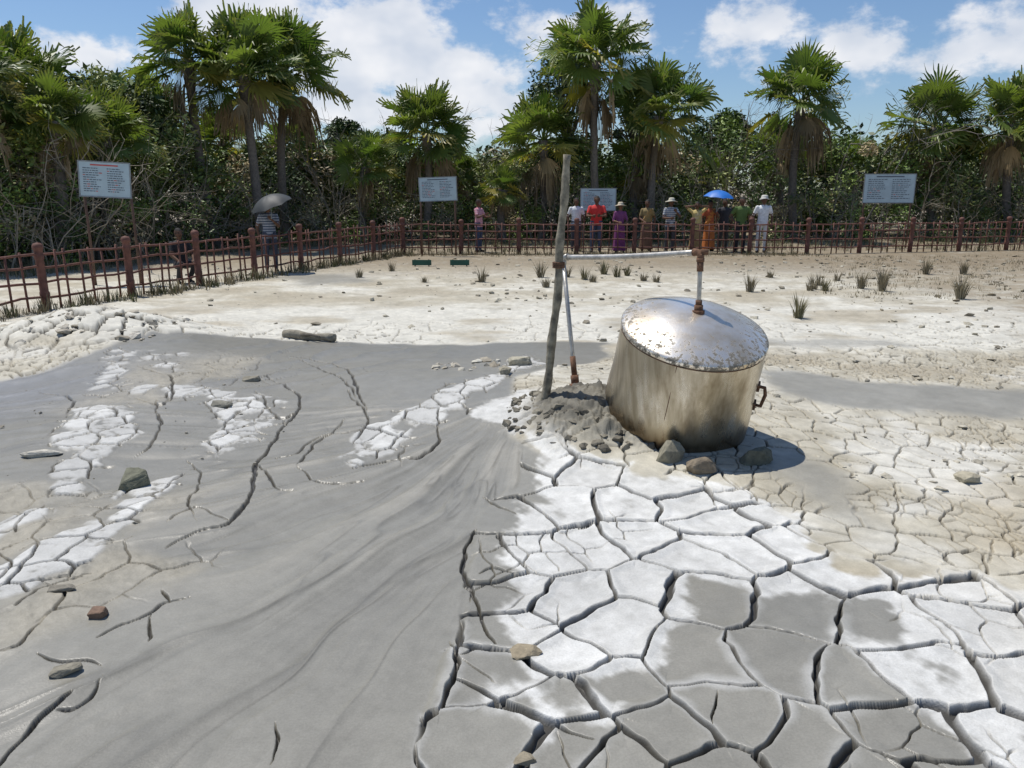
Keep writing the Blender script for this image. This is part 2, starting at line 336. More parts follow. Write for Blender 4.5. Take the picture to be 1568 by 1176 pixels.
col=mx(col,white*.9,.6*np.clip(rimw,0,1)*(1-rub))
col=mx(col,c3([.022,.020,.017]),np.clip(C,0,1)*.95)  # cracks: moist mud tone with their shade painted in, near black
rough=.80-.42*wet*(1-np.clip(t1+t4,0,1))*(1-.6*rgh)*(1-rub)+.1*C
gv=MB(); gv.V=[np.stack([X,Y,Z],1).astype(np.float32)]; n=len(ths)
gf=grid_faces(len(rr),n)[:,::-1]
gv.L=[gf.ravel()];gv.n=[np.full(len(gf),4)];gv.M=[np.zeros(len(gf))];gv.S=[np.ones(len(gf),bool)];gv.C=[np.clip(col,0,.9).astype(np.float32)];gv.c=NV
m,nt,b,o=newmat('mud')
a=N(nt,'ShaderNodeAttribute',attribute_name='Col')
n1=noise(nt,9,7,.65); n2=noise(nt,110,3,.7)
v=mixc(nt,1.0,a.outputs['Color'],ramp(nt,n1.outputs['Fac'],[(.25,(.86,.86,.85)),(.75,(1.1,1.1,1.1))]).outputs[0],'MULTIPLY')
v=mixc(nt,1.0,v,ramp(nt,n2.outputs['Fac'],[(.25,(.84,.84,.83)),(.75,(1.10,1.10,1.10))]).outputs[0],'MULTIPLY')
nt.links.new(v,b.inputs['Base Color'])
a2=N(nt,'ShaderNodeAttribute',attribute_name='Rgh'); nt.links.new(a2.outputs['Fac'],b.inputs['Roughness'])
b.inputs['Specular IOR Level'].default_value=.5
ad=N(nt,'ShaderNodeMath',operation='ADD'); nt.links.new(n1.outputs['Fac'],ad.inputs[0]); nt.links.new(n2.outputs['Fac'],ad.inputs[1])
bn=bump(nt,b,ad.outputs[0],.4,.006)
bs_=N(nt,'ShaderNodeMath',operation='MULTIPLY_ADD'); nt.links.new(a2.outputs['Fac'],bs_.inputs[0]); bs_.inputs[1].default_value=.9; bs_.inputs[2].default_value=-.18; nt.links.new(bs_.outputs[0],bn.inputs['Strength'])
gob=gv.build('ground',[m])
ra=gob.data.attributes.new('Rgh','FLOAT','POINT'); ra.data.foreach_set('value',rough.astype(np.float32))
print('ground',time.time()-T0,NV)
# ------------------------------------------------------------------ rocks / clods
import bmesh
def hull(seed,npt=16,flat=.6):
    r=np.random.default_rng(seed); bm=bmesh.new()
    for i in range(npt):
        q=r.normal(size=3); q/=np.linalg.norm(q); q*=r.uniform(.75,1.05); q=np.sign(q)*np.abs(q)**.75; bm.verts.new(q*np.array([1,1,flat]))
    bmesh.ops.convex_hull(bm,input=bm.verts[:]); 
    for v_ in [v_ for v_ in bm.verts if not v_.link_faces]: bm.verts.remove(v_)
    bmesh.ops.triangulate(bm,faces=bm.faces[:])
    bm.verts.index_update()
    V=np.array([v_.co[:] for v_ in bm.verts]); Fc=np.array([[v_.index for v_ in f.verts] for f in bm.faces]); bm.free(); return V,Fc
HUL=[hull(i,14,.55) for i in range(10)]
def rock_obj(name,px,py,size,col,seed,rot=0,sink=.25):
    V,Fc=hull(seed,22,1.0); bm=bmesh.new(); vs=[bm.verts.new(q) for q in V]
    for f in Fc: bm.faces.new([vs[i] for i in f])
    bmesh.ops.bevel(bm,geom=bm.edges[:],offset=.06,segments=2,affect='EDGES',profile=.6)
    bmesh.ops.triangulate(bm,faces=bm.faces[:]); bmesh.ops.subdivide_edges(bm,edges=bm.edges[:],cuts=1,use_grid_fill=True)
    bmesh.ops.triangulate(bm,faces=bm.faces[:])
    bm.verts.index_update()
    V=np.array([v_.co[:] for v_ in bm.verts]); Fc=np.array([[v_.index for v_ in f.verts] for f in bm.faces]); bm.free()
    V=V*(1+.07*fbm(V[:,0]*4+seed,V[:,1]*4+V[:,2]*3,3,1)[:,None])
    V=V*np.array(size)@rotz(rot).T; g=G(px,py); mb=MB(); mb.add(V+g+np.array([0,0,size[2]*(1-2*sink)]),Fc,0,col,False)
    return mb.build(name,[M_rock])
for a in ((1027,705,(.12,.08,.10),(.25,.23,.17),3,.6),(1072,722,(.12,.075,.075),(.21,.17,.12),5,.2),(1156,708,(.14,.09,.08),(.13,.13,.095),8,.1),
 (205,745,(.12,.10,.085),(.17,.17,.12),12,.9),(150,944,(.050,.045,.03),(.20,.13,.09),14,.2),(95,905,(.075,.03,.022),(.22,.20,.16),15,.2),
 (100,1030,(.065,.04,.022),(.24,.22,.17),16,.5),(385,583,(.10,.07,.05),(.24,.22,.17),17,.3),(805,1000,(.075,.06,.02),(.30,.25,.17),18,.3),
 (1480,737,(.10,.08,.05),(.42,.38,.28),19,.3),(795,560,(.14,.12,.07),(.40,.37,.28),21,.3),(770,572,(.10,.08,.05),(.34,.31,.23),22,.8),
 (340,622,(.12,.06,.035),(.22,.21,.17),23,-.3),(65,697,(.16,.05,.03),(.50,.47,.40),24,.3),(800,1168,(.05,.04,.015),(.28,.24,.17),25,.3)):
    rock_obj('mud_rock',*a)
cl=MB()
def scatter(n,x0,x1,y0,y1,smin,smax,wetmax,cola,colb,flat=1,seed=1,dens=None):
    r=np.random.default_rng(seed); x=r.uniform(x0,x1,n); y=r.uniform(y0,y1,n)
    nz=(fbm(x*1.6,y*1.2,5,2)*1.2)
    w=wetf(x,y,nz); k=(w<wetmax)&(fbm(x*.9,y*.9,3,4)>r.uniform(-.5,.3,n))
    if dens is not None: k&=dens(x,y,r)
    x,y=x[k],y[k]; s=smin+(smax-smin)*r.random(len(x))**4; z=H(x,y)
    for i in range(len(x)):
        V,Fc=HUL[i%10]; a=r.uniform(0,6.28); q=V*np.array([r.uniform(.7,1.4),1,flat*r.uniform(.6,1.2)])*s[i]
        q=q@(rotx(r.normal()*.25)@rotz(a)).T; t=r.random(); c=np.array(cola)*(1-t)+np.array(colb)*t
        cl.add(q+np.array([x[i],y[i],z[i]+s[i]*.25]),Fc,0,c)
scatter(2200,-8,14,9.3,23,.010,.08,.3,(.22,.19,.14),(.50,.46,.36),.9,1)
scatter(1900,1.7,8,4.5,9.5,.006,.045,.4,(.28,.25,.19),(.56,.52,.42),.8,2)
scatter(2600,-.2,1.6,5.2,6.75,.008,.06,2,(.10,.09,.07),(.26,.235,.18),1.2,3,lambda x,y,r:(gs(x,y,.68,5.95,.66,.55)>.27))
scatter(350,-7.4,-4.4,9.2,11.6,.02,.09,2,(.33,.29,.22),(.56,.52,.44),.9,4)
scatter(320,-1.2,.9,7.6,9.2,.015,.07,2,(.33,.29,.22),(.6,.57,.48),.8,5,lambda x,y,r:(gs(x,y,.1,8.0,.9,.5)>.3))
scatter(260,-4.8,-1.8,4.0,7.5,.006,.022,2,(.2,.18,.14),(.34,.31,.25),.8,6)
scatter(900,6,18,11,24,.01,.07,.5,(.16,.13,.09),(.3,.26,.18),.8,7)
cl.build('mud_clods',[M_rock])
g0=G(436,517);g1=G(512,524)
ts=np.linspace(0,1,9)[:,None]; pp=g0+(g1-g0)*ts; pp[:,2]+=.05+.012*np.sin(ts[:,0]*9)
V,Fc=tube(pp,.055*(1+.15*np.sin(ts[:,0]*7)),9); mb=MB(); mb.add(V,Fc,0,(.26,.235,.18),True)
V,Fc=tube(pp[3:6]+np.array([[0,-.05,.03],[.05,-.1,.05],[.1,-.18,.04]]),[.03,.022,.012],6); mb.add(V,Fc,0,(.17,.15,.115),True); mb.build('fallen_log',[M_bark])
# ------------------------------------------------------------------ drum and piping
m,nt,b,o=newmat('tarnished_steel'); M_steel=m
ns=noise(nt,1.2,6,.65,stretch=(9,9,.8)); nb=noise(nt,6,7,.7); a=N(nt,'ShaderNodeAttribute',attribute_name='Col')
c=ramp(nt,ns.outputs['Fac'],[(.28,(.30,.245,.165)),(.5,(.52,.46,.35)),(.72,(.76,.71,.61))]).outputs[0]
c=mixc(nt,ramp(nt,nb.outputs['Fac'],[(.55,(0,0,0)),(.72,(.6,.6,.6))]).outputs[0],c,(.32,.25,.16))
lo_=N(nt,'ShaderNodeMath',operation='MULTIPLY_ADD'); nt.links.new(ns.outputs['Fac'],lo_.inputs[0]); lo_.inputs[1].default_value=.9; nt.links.new(a.outputs['Fac'],lo_.inputs[2])
c=mixc(nt,ramp(nt,lo_.outputs[0],[(.75,(0,0,0)),(1.0,(.85,.85,.85))]).outputs[0],c,(.15,.105,.06))
nt.links.new(c,b.inputs['Base Color']); b.inputs['Metallic'].default_value=.9
r=ramp(nt,ns.outputs['Fac'],[(.3,(.38,.38,.38)),(.7,(.20,.20,.20))]); nt.links.new(r.outputs[0],b.inputs['Roughness'])
bump(nt,b,nb.outputs['Fac'],.2,.008)
m,nt,b,o=newmat('spotted_lid_steel'); M_lid=m
nb=noise(nt,4,5,.6); nf=noise(nt,26,5,.75); a=N(nt,'ShaderNodeAttribute',attribute_name='Col')
c=ramp(nt,nb.outputs['Fac'],[(.3,(.70,.56,.38)),(.5,(.92,.82,.68)),(.7,(.96,.93,.87))]).outputs[0]
ma=N(nt,'ShaderNodeMath',operation='MULTIPLY_ADD'); nt.links.new(a.outputs['Fac'],ma.inputs[0]); ma.inputs[1].default_value=.20; nt.links.new(nf.outputs['Fac'],ma.inputs[2])
sp=ramp(nt,ma.outputs[0],[(.66,(0,0,0)),(.72,(1,1,1))])
c=mixc(nt,sp.outputs[0],c,(.20,.18,.145)); nt.links.new(c,b.inputs['Base Color'])
mm=N(nt,'ShaderNodeMath',operation='MULTIPLY_ADD'); nt.links.new(sp.outputs[0],mm.inputs[0]); mm.inputs[1].default_value=-.5; mm.inputs[2].default_value=.80; nt.links.new(mm.outputs[0],b.inputs['Metallic'])
rm=N(nt,'ShaderNodeMath',operation='MULTIPLY_ADD'); nt.links.new(sp.outputs[0],rm.inputs[0]); rm.inputs[1].default_value=.35; rm.inputs[2].default_value=.30; nt.links.new(rm.outputs[0],b.inputs['Roughness'])
bump(nt,b,nb.outputs['Fac'],.3,.014)
M_rust=simple('rust',(.16,.085,.05),.9,.1,.45,35,.6)
M_galv=simple('galvanised_pipe',(.46,.44,.40),.45,.6,.3,20,.2)
M_pole=simple('weathered_pole',(.23,.205,.15),.85,0,.6,14,.7)
DR=.522; RD=roty(math.radians(5))@rotx(math.radians(18.5))
fb=G(1052,693); DC=fb-RD@np.array([0,-(DR+.03),0])
DH=next(h for h in np.linspace(.3,1.3,400) if proj(DC+RD@np.array([0,-DR,h]))[1]<=561)
print('drum',DC,DH)
root=bpy.data.objects.new('metal_drum',None); scene.collection.objects.link(root)
def sub(mb,name,mats,par,**k):
    ob=mb.build(name,mats,**k); ob.parent=par; return ob
zs=np.linspace(-.32,DH-.005,40)
def wr_(z): return DR+.035*(1-np.clip((z)/DH,-.3,1))
prof=[(wr_(z_)+.003*math.sin(z_*14),z_) for z_ in zs]
V,Fc=revolve(prof,96); th=np.arctan2(V[:,1],V[:,0]); rr_=1+.006*np.sin(th*3+V[:,2]*4)+.004*np.sin(th*7+1); cw=np.repeat(np.clip(1-(V[:,2]+.05)/.34,0,1)[:,None],3,1)*.8; V[:,0]*=rr_;V[:,1]*=rr_
mb=MB(); mb.add(V@RD.T+DC,Fc,0,cw,True)
sub(mb,'wall',[M_steel],root)
R2=DR+.006
prof=[(R2,DH-.035),(R2+.005,DH-.03),(R2+.005,DH-.005),(R2,DH+.004),(R2-.02,DH+.014)]
for t in np.linspace(0,1,22)[1:]: prof.append(((R2-.02)*(1-t)+.001*t,DH+.014+.130*(1-(1-t)**2.0)))
V,Fc=revolve(prof,96); q=np.hypot(V[:,0],V[:,1])/R2; colr=np.repeat((np.clip((q-.35)/.65,0,1)**1.0)[:,None],3,1)
mb=MB(); mb.add(V@RD.T+DC,Fc,0,colr,True); sub(mb,'lid',[M_lid],root)
mb=MB(); ang0=-.28
def onwall(a,z,off=0): rr0=wr_(z)+off; return np.array([rr0*math.cos(a),rr0*math.sin(a),z])
hz0,hz1=.20,.36
pts=np.array([onwall(ang0,hz1,-.01),onwall(ang0,hz1,.05),onwall(ang0,hz1-.06,.065),onwall(ang0,hz0,.05),onwall(ang0,hz0,-.01)])
V,Fc=tube(pts,.014,8); mb.add(V@RD.T+DC,Fc,0,(1,1,1),True); 
for z_ in(hz1,hz0):
    V,Fc=box(onwall(ang0,z_,.004),(.02,.08,.05),rotz(ang0)); mb.add(V@RD.T+DC,Fc,0)
sub(mb,'handle',[M_rust],root)
mb=MB()
V,Fc=tube([onwall(-1.95,z_,.0) for z_ in np.linspace(-.3,DH-.04,12)],.003,6); mb.add(V@RD.T+DC,Fc,0,(1,1,1),True)
V,Fc=tube([np.array([(DR+.006)*math.cos(t),(DR+.006)*math.sin(t),DH-.04]) for t in np.linspace(0,2*np.pi,97)],.004,6,False); mb.add(V@RD.T+DC,Fc,0,(1,1,1),True)
sub(mb,'weld_seams',[M_rust],root)
LT=RD@np.array([0,0,DH+.141])+DC
pr=bpy.data.objects.new('gas_pipe',None); scene.collection.objects.link(pr)
yb=LT[1]
E2=At(1073,386,yb+.02); E1=At(862,394,6.7); B1=G(882,602)
mb=MB()
def lerp(a,b,t): return a+(b-a)*t
V,Fc=tube([lerp(E1,E2,t)+np.array([0,0,-.012*math.sin(t*3.14)]) for t in np.linspace(.02,.98,14)],.021,12); mb.add(V,Fc,0,(1,1,1),True)
V,Fc=tube([lerp(LT,E2,t) for t in(-.03,.3,.6,.9)],.0165,12); mb.add(V,Fc,0,(1,1,1),True)
V,Fc=tube([lerp(B1,E1,t) for t in(0,.3,.6,.97)],.0185,12); mb.add(V,Fc,0,(1,1,1),True)
sub(mb,'pipes',[M_galv],pr)
mb=MB()
def elbow(E,a,b,r):
    a=a/np.linalg.norm(a);b=b/np.linalg.norm(b)
    pts=[E+a*.06,E+a*.03,E+(a+b)*.008,E+b*.03,E+b*.06]; V,Fc=tube(pts,[r*1.15,r,r,r,r*1.15],12); mb.add(V,Fc,0,(1,1,1),True)
elbow(E2,E1-E2,LT-E2,.025)
for t0,t1,r in((.0,.12,.032),(.12,.2,.024),(-.02,.03,.045),(.68,.84,.024),(.84,.9,.029),(.86,.97,.022)):
    V,Fc=tube([lerp(LT,E2,t0),lerp(LT,E2,t1)],r,12); mb.add(V,Fc,0,(1,1,1),True)
V,Fc=tube([E2+np.array([.0,0,0]),E2+np.array([.05,0,.0])],.022,10); mb.add(V,Fc,0,(1,1,1),True)
for t0,t1,r in((-.02,.06,.05),(.06,.12,.034),(.12,.26,.024)):
    V,Fc=tube([lerp(B1,E1,t0),lerp(B1,E1,t1)],r,12); mb.add(V,Fc,0,(1,1,1),True)
sub(mb,'rusty_fittings',[M_rust],pr)
mb=MB(); elbow(E1,E2-E1,B1-E1,.026); sub(mb,'elbow',[M_galv],pr)
PB=G(833,618); PT=At(873,237,PB[1]+.05)
ts=np.linspace(-.05,1,40); pts=np.array([lerp(PB,PT,t)+np.array([.016*math.sin(t*5)+.006*math.sin(t*17),.01*math.sin(t*7),0]) for t in ts])
V,Fc=tube(pts,.034-.005*ts+.003*np.sin(ts*31)+.002*np.sin(ts*77),12); mb=MB(); mb.add(V,Fc,0,(1,1,1),True)
g=lerp(PB,PT,.575)
for k in range(4):
    V,Fc=tube([g+np.array([.043*math.cos(a),.043*math.sin(a),.012*k-.02]) for a in np.linspace(0,6.3,13)],.006,6); mb.add(V,Fc,1,(1,1,1),True)
mb.build('wooden_pole',[M_pole,M_rust])
# ------------------------------------------------------------------ fence
M_fence=simple('fence_paint',(.14,.058,.042),.75,0,.4,8,.4)
def fence(name,pts,seed):
    r=np.random.default_rng(seed); mb=MB(); pts=[np.array(p,float) for p in pts]
    for s in range(len(pts)-1):
        a,b_=pts[s],pts[s+1]; L=np.linalg.norm(b_-a); n=max(1,round(L/1.9))
        for k in range(n+(1 if s==len(pts)-2 else 0)):
            p=lerp(a,b_,k/n); p=np.array([p[0],p[1],float(H(p[0],p[1]))])
            prof=[(.001,-.1),(.072,-.1),(.069,.22),(.075,.24),(.075,.29),(.067,.31),(.065,.84),(.075,.86),(.077,.92),(.067,.94),(.067,1.0),(.082,1.02),(.082,1.07),(.058,1.11),(.001,1.125)]
            V,Fc=revolve(prof,12); V=V*np.array([1,1,1+.02*r.normal()]); V=V@(rotx(.012*r.normal())@roty(.012*r.normal())).T; mb.add(V+p,Fc,0,(1,1,1),True)
        for k in range(n):
            p=lerp(a,b_,k/n);q=lerp(a,b_,(k+1)/n); zp=float(H(p[0],p[1]));zq=float(H(q[0],q[1]))
            p=np.array([p[0],p[1],zp]);q=np.array([q[0],q[1],zq])
            for hz in(.20,.45,.70,.90):
                sg=[lerp(p,q,t)+np.array([0,0,hz+.014*r.normal()]) for t in np.linspace(0,1,6)]; V,Fc=tube(sg,.021,7,False); mb.add(V,Fc,0,(1,1,1),True)
            nv=7
            for j in range(1,nv):
                t=j/nv+.012*r.normal(); c=lerp(p,q,t); nrm=np.array([-(q-p)[1],(q-p)[0],0]);nrm/=np.linalg.norm(nrm)
                c=c-nrm*.03*(1 if j%2 else -1)
                top=c+np.array([.02*r.normal(),.02*r.normal(),.95+.03*r.normal()]); V,Fc=tube([c+[0,0,-.03],lerp(c,top,.5),top],.019,7); mb.add(V,Fc,0,(1,1,1),True)
    return mb.build(name,[M_fence])
cor=G(617,389)[:2]; fl0=G(72,474)[:2]; d=(fl0-cor)/np.linalg.norm(fl0-cor); flend=fl0+d*6.5
r1=G(1235,389)[:2]; r2_=G(1540,383)[:2]; r3=r2_+(r2_-r1)/np.linalg.norm(r2_-r1)*10
fence('fence',[cor,fl0,flend],1); fence('fence',[cor+np.array([.02,0]),r1,r2_,r3],2)
# ------------------------------------------------------------------ signs
M_board=simple('sign_board_paint',(.42,.53,.58),.5,0,.08,6,.0); M_ink=simple('sign_ink',(.10,.12,.16),.7,0,.1,6,0); M_red=simple('sign_red',(.5,.08,.07),.6,0,.1,6,0)
M_sframe=simple('sign_frame',(.25,.27,.28),.6,.3,.2,10,.1); M_spost=simple('sign_post',(.12,.07,.05),.8,0,.3,10,.3)
def sign(px0,py0,px1,py1,y,roll=0,yaw=0,posts=2,seed=0):
    r=np.random.default_rng(seed)
    a=At(px0,py0,y);b_=At(px1,py1,y); c=(a+b_)/2; w=abs(b_[0]-a[0]); h=abs(a[2]-b_[2])
    Rm=rotz(yaw)@roty(roll); root=bpy.data.objects.new('information_sign',None); scene.collection.objects.link(root)
    def pl(x,yy,z): return Rm@np.array([x,yy,z])+c
    mb=MB(); V,Fc=box(c,(w,.02,h),Rm); mb.add(V,Fc); sub(mb,'board',[M_board],root)
    mb=MB()
    for sx,sz,lx,lz in((0,h/2+.012,w+.05,.024),(0,-h/2-.012,w+.05,.024),(-w/2-.012,0,.024,h),(w/2+.012,0,.024,h)):
        V,Fc=box(pl(sx,0,sz),(lx,.034,lz),Rm); mb.add(V,Fc)
    sub(mb,'frame',[M_sframe],root)
    mb=MB(); rows=11
    V,Fc=box(pl(0,-.0125,h*.42),(w*.55,.004,h*.04),Rm); mb.add(V,Fc,1 if seed==1 else 0)
    for blk in (-.24,.24):
        for k in range(rows):
            z_=h*(.32-.74*k/rows); x=-w*.19; xe=w*.19*r.uniform(.2,1)
            while x<xe:
                l=r.uniform(.02,.07)*w; l=min(l,xe-x+.004); V,Fc=box(pl(blk*w+x+l/2,-.0125,z_),(l,.004,h*.024),Rm); mb.add(V,Fc,0 if r.random()>.12 else 1); x+=l+.014*w
    sub(mb,'lettering',[M_ink,M_red],root)
    mb=MB()
    for x in (-w*.47,w*.47):
        tp=pl(x,.035,h/2); gz=float(H(tp[0],tp[1])); V,Fc=tube([[tp[0],tp[1],gz-.05],[tp[0],tp[1],(tp[2]+gz)/2],tp],.028,8); mb.add(V,Fc,0,(1,1,1),True)
    sub(mb,'posts',[M_spost],root)
sign(123,249,198,301,16.5,math.radians(3),.35,2,1)
sign(642,272,699,307,24.1,math.radians(-2),0,2,2)
sign(890,289,942,322,27.2,0,0,2,3)
sign(1327,267,1396,310,27.6,0,-.1,2,4)
M_green=simple('green_paint',(.02,.09,.06),.6,0,.2,8,0)
for px in(646,704):
    g=G(px,408); mb=MB(); V,Fc=box(g+np.array([0,0,.10]),(.5,.03,.14)); mb.add(V,Fc)
    for sx in(-.18,.18):
        V,Fc=tube([g+[sx,.035,-.03],g+[sx,.035,.18]],.018,6); mb.add(V,Fc,1)
    mb.build('small_green_sign',[M_green,M_spost])
# ------------------------------------------------------------------ people
def ell(c,rx,ry,rz,n=14,m=10):
    th=np.linspace(0,np.pi,m); prof=np.stack([np.maximum(np.sin(th),.001),np.cos(th)],1)[::-1]; V,Fc=revolve(prof,n); return V*np.array([rx,ry,rz])+np.array(c),Fc
def cap(p0,r0,p1,r1,n=12,m=7):
    p0=np.array(p0,float);p1=np.array(p1,float); d=p1-p0; L=np.linalg.norm(d)+1e-9; u=d/L
    P_=[];R_=[]
    for a in np.linspace(1.5,.3,4): P_.append(p0-u*r0*math.sin(a));R_.append(r0*math.cos(a))
    for t in np.linspace(0,1,m): P_.append(lerp(p0,p1,t)); R_.append(r0+(r1-r0)*t)
    for a in np.linspace(.3,1.5,4): P_.append(p1+u*r1*math.sin(a));R_.append(r1*math.cos(a))
    return tube(P_,R_,n,True)
def loft(rings,n=20,fold=0,seed=0):
    V=[];rings=[(rings[0][0],rings[0][1],.002,.002)]+list(rings)+[(rings[-1][0],rings[-1][1],.002,.002)]
    th=np.linspace(0,2*np.pi,n,endpoint=False)
    for z,cy,rx,ry in rings:
        k=1+fold*np.sin(th*7+seed)*(1 if rx>.01 else 0)*np.clip((1.0-z),0,1)
        V.append(np.stack([rx*k*np.cos(th),cy+ry*k*np.sin(th),np.full(n,z)],1))
    return np.concatenate(V),grid_faces(len(rings),n)
MC={}
def cmat(name,c,r=.8):
    if name not in MC: MC[name]=simple(name,c,r,0,.18,14,.1)
    return MC[name]
def person(name,px,py,y,height,yaw,top,bottom,skin=(.16,.08,.045),hair=(.015,.012,.01),dress=False,hat=None,lh=None,rh=None,crouch=False,drape=None,shoes=(.03,.025,.02),sleeve=.5,stripe=None,seed=0,sc=1.0,groundz=None):
    src=[]; lab=[]
    def ad_(VF,l): src.append(VF); lab.append(l)
    dz=-.48 if crouch else 0.
    def sh(p): p=np.array(p,float); p[2]+=dz; return p
    for s in(-1,1):
        hip=sh((s*.088,0,.88)); 
        knee=np.array((s*.105,-.015+.01*s,.47)); ank=np.array((s*.11,.02,.09))
        if crouch: knee=np.array((s*.17,-.36,.46)); ank=np.array((s*.13,-.08,.09))
        ad_(cap(hip,.092,knee,.066),'bottom'); ad_(cap(knee,.066,ank,.05),'bottom')
        f0=ank+np.array([0,.03,-.05]); ad_(cap(f0,.04,f0+np.array([s*.02,-.17,-.008]),.033),'shoe')
    rings=[(.83+dz,0,.165,.118),(.90+dz,0,.170,.122),(1.0+dz,-.005,.155,.115),(1.1+dz,-.008,.15,.108),(1.22+dz,-.005,.17,.115),(1.33+dz,0,.185,.112),(1.39+dz,.005,.16,.09),(1.435+dz,.005,.09,.06)]
    if dress: rings=[(a_,b_,c_*.93,d_) for a_,b_,c_,d_ in rings]
    V,Fc=loft(rings); ad_((V,Fc),'top')
    if dress:
        ad_(loft([(.97+dz,0,.155,.118),(.85+dz,0,.18,.14),(.6+dz*.6,0,.195,.16),(.35+dz*.3,0,.21,.17),(.07,0,.235,.19)],28,.05,seed),'bottom')
    if drape is not None:
        ad_(cap(sh((-.15,-.08,.95)),.05,sh((.10,-.085,1.38)),.04),'drape'); ad_(cap(sh((.11,-.06,1.40)),.04,sh((.12,.11,1.1)),.06),'drape'); ad_(cap(sh((.12,.11,1.1)),.06,sh((.10,.12,.75)),.07),'drape')
    ad_(cap(sh((0,.005,1.42)),.052,sh((0,-.012,1.52)),.05),'skin')
    hc=sh((0,-.02,1.585)); ad_(ell(hc,.076,.092,.112),'skin'); ad_(ell(hc+[0,-.03,-.055],.05,.055,.05),'skin')
    ad_(cap(hc+[0,-.09,.015],.010,hc+[0,-.108,-.022],.015,8,3),'skin')
    for s in(-1,1): ad_(ell(hc+[s*.078,.008,-.005],.012,.02,.032,8,6),'skin')
    ad_(ell(hc+[0,.022,.022],.086,.090,.108),'hair')
    if dress: ad_(ell(hc+[0,.09,-.05],.05,.045,.06),'hair')
    hands=[]
    for s,tg in((-1,lh),(1,rh)):
        shd=sh((s*(.178 if not dress else .16),.0,1.365))
        if tg is None: tg=(s*.25,-.04,.86)
        wr=np.array(tg,float); wr=wr+np.array([0,0,dz])
        u1,u2=.285,.255; d=wr-shd; L=np.linalg.norm(d); 
        if L>(u1+u2)*.985: wr=shd+d/L*(u1+u2)*.985; d=wr-shd; L=np.linalg.norm(d)
        a_=(u1*u1-u2*u2+L*L)/(2*L); hh=math.sqrt(max(u1*u1-a_*a_,0)); pole=np.array([s*.7,.6,-.5]); u=d/L; pv=pole-u*np.dot(pole,u); pv/=np.linalg.norm(pv)
        el=shd+u*a_+pv*hh
        mid=lerp(shd,el,.75)
        ad_(cap(shd,.062,mid,.052),'top'); ad_(cap(mid,.045,el,.040),'top' if sleeve>.5 else 'skin'); ad_(cap(el,.040,lerp(el,wr,.9),.028),'top' if sleeve>.9 else 'skin')
        ad_(cap(lerp(el,wr,.85),.027,wr,.025,10,4),'skin')
        hd=(wr-el)/np.linalg.norm(wr-el); side=np.cross(hd,[0,1,0]); 
        if np.linalg.norm(side)<.2: side=np.array([1.,0,0])
        side/=np.linalg.norm(side); pn=np.cross(side,hd)
        pc=wr+hd*.05
        V,Fc=ell((0,0,0),1,1,1); V=pc+V[:,0:1]*side*.042+V[:,1:2]*pn*.016+V[:,2:3]*hd*.052; hands.append((V,Fc))
        for k,(off,ln) in enumerate(((-.030,.062),(-.010,.075),(.010,.07),(.029,.055))):
            q0=wr+hd*.085+side*off; q1=q0+hd*ln*.5+pn*.006; q2=q1+hd*ln*.4-pn*.02
            hands.append(tube([q0,q1,q2],[.0095,.0088,.006],7))
        q0=wr+hd*.03-side*.034; q1=q0+hd*.035-side*.022; q2=q1+hd*.03; hands.append(tube([q0,q1,q2],[.012,.010,.007],7))
    mb=MB(); pv=[];pl_=[]
    for (V,Fc),l in zip(src,lab):
        mb.add(V,Fc); pv.append(V); pl_+= [l]*len(V)
    pv=np.concatenate(pv); tmp=mb.build('tmp',[],color=False)
    md=tmp.modifiers.new('r','REMESH'); md.mode='VOXEL'; md.voxel_size=.0155
    s2=tmp.modifiers.new('s','SMOOTH'); s2.iterations=3; s2.factor=.5
    dg=bpy.context.evaluated_depsgraph_get(); ev=tmp.evaluated_get(dg); me=ev.to_mesh()
    nv=len(me.vertices); co=np.zeros(nv*3,np.float32); me.vertices.foreach_get('co',co); co=co.reshape(-1,3)
    fc=np.zeros(len(me.loops),np.int32); me.loops.foreach_get('vertex_index',fc); fc=fc.reshape(-1,4)
    ev.to_mesh_clear(); old=tmp.data; bpy.data.objects.remove(tmp); bpy.data.meshes.remove(old)
    kd=kdtree.KDTree(len(pv))
    for i,q in enumerate(pv): kd.insert(q,i)
    kd.balance()
    names=['skin','top','bottom','hair','shoe','drape','stripe','hat','dark']
    fcen=co[fc].mean(1); ml=np.zeros(len(fc),int)
    for i,q in enumerate(fcen):
        l=pl_[kd.find(q)[1]]
        if l=='hair' and q[1]<hc[1]-.055 and q[2]<hc[2]+.05: l='skin'
        if l=='hair' and q[1]<hc[1]-.02 and q[2]<hc[2]-.0: l='skin'
        if l=='skin' and q[2]>hc[2]+.06: l='hair'
        if l=='top' and stripe and (q[2]*16)%1<.4: l='stripe'
        ml[i]=names.index(l)
    k=height/1.70; Rz=rotz(yaw); 
    base=At(px,py,y); gz=float(H(base[0],base[1])) if groundz is None else groundz
    org=np.array([base[0],base[1],gz])
    tr=lambda V:(np.asarray(V)*k*np.array([sc,sc,1]))@Rz.T+org
    out=MB(); out.add(tr(co),fc,ml,(1,1,1),True)
    for V,Fc in hands: out.add(tr(V),Fc,0,(1,1,1),True)
    for s in(-1,1):
        out.add(tr(ell(hc+[s*.03,-.083,.012],.014,.008,.007,8,6)[0]),ell((0,0,0),1,1,1,8,6)[1],8,(1,1,1),True)
        V,Fc=cap(hc+[s*.016,-.09,.032],.004,hc+[s*.045,-.082,.032],.003,6,3); out.add(tr(V),Fc,8,(1,1,1),True)
    V,Fc=ell(hc+[0,-.086,-.052],.024,.008,.006,8,6); out.add(tr(V),Fc,8,(1,1,1),True)
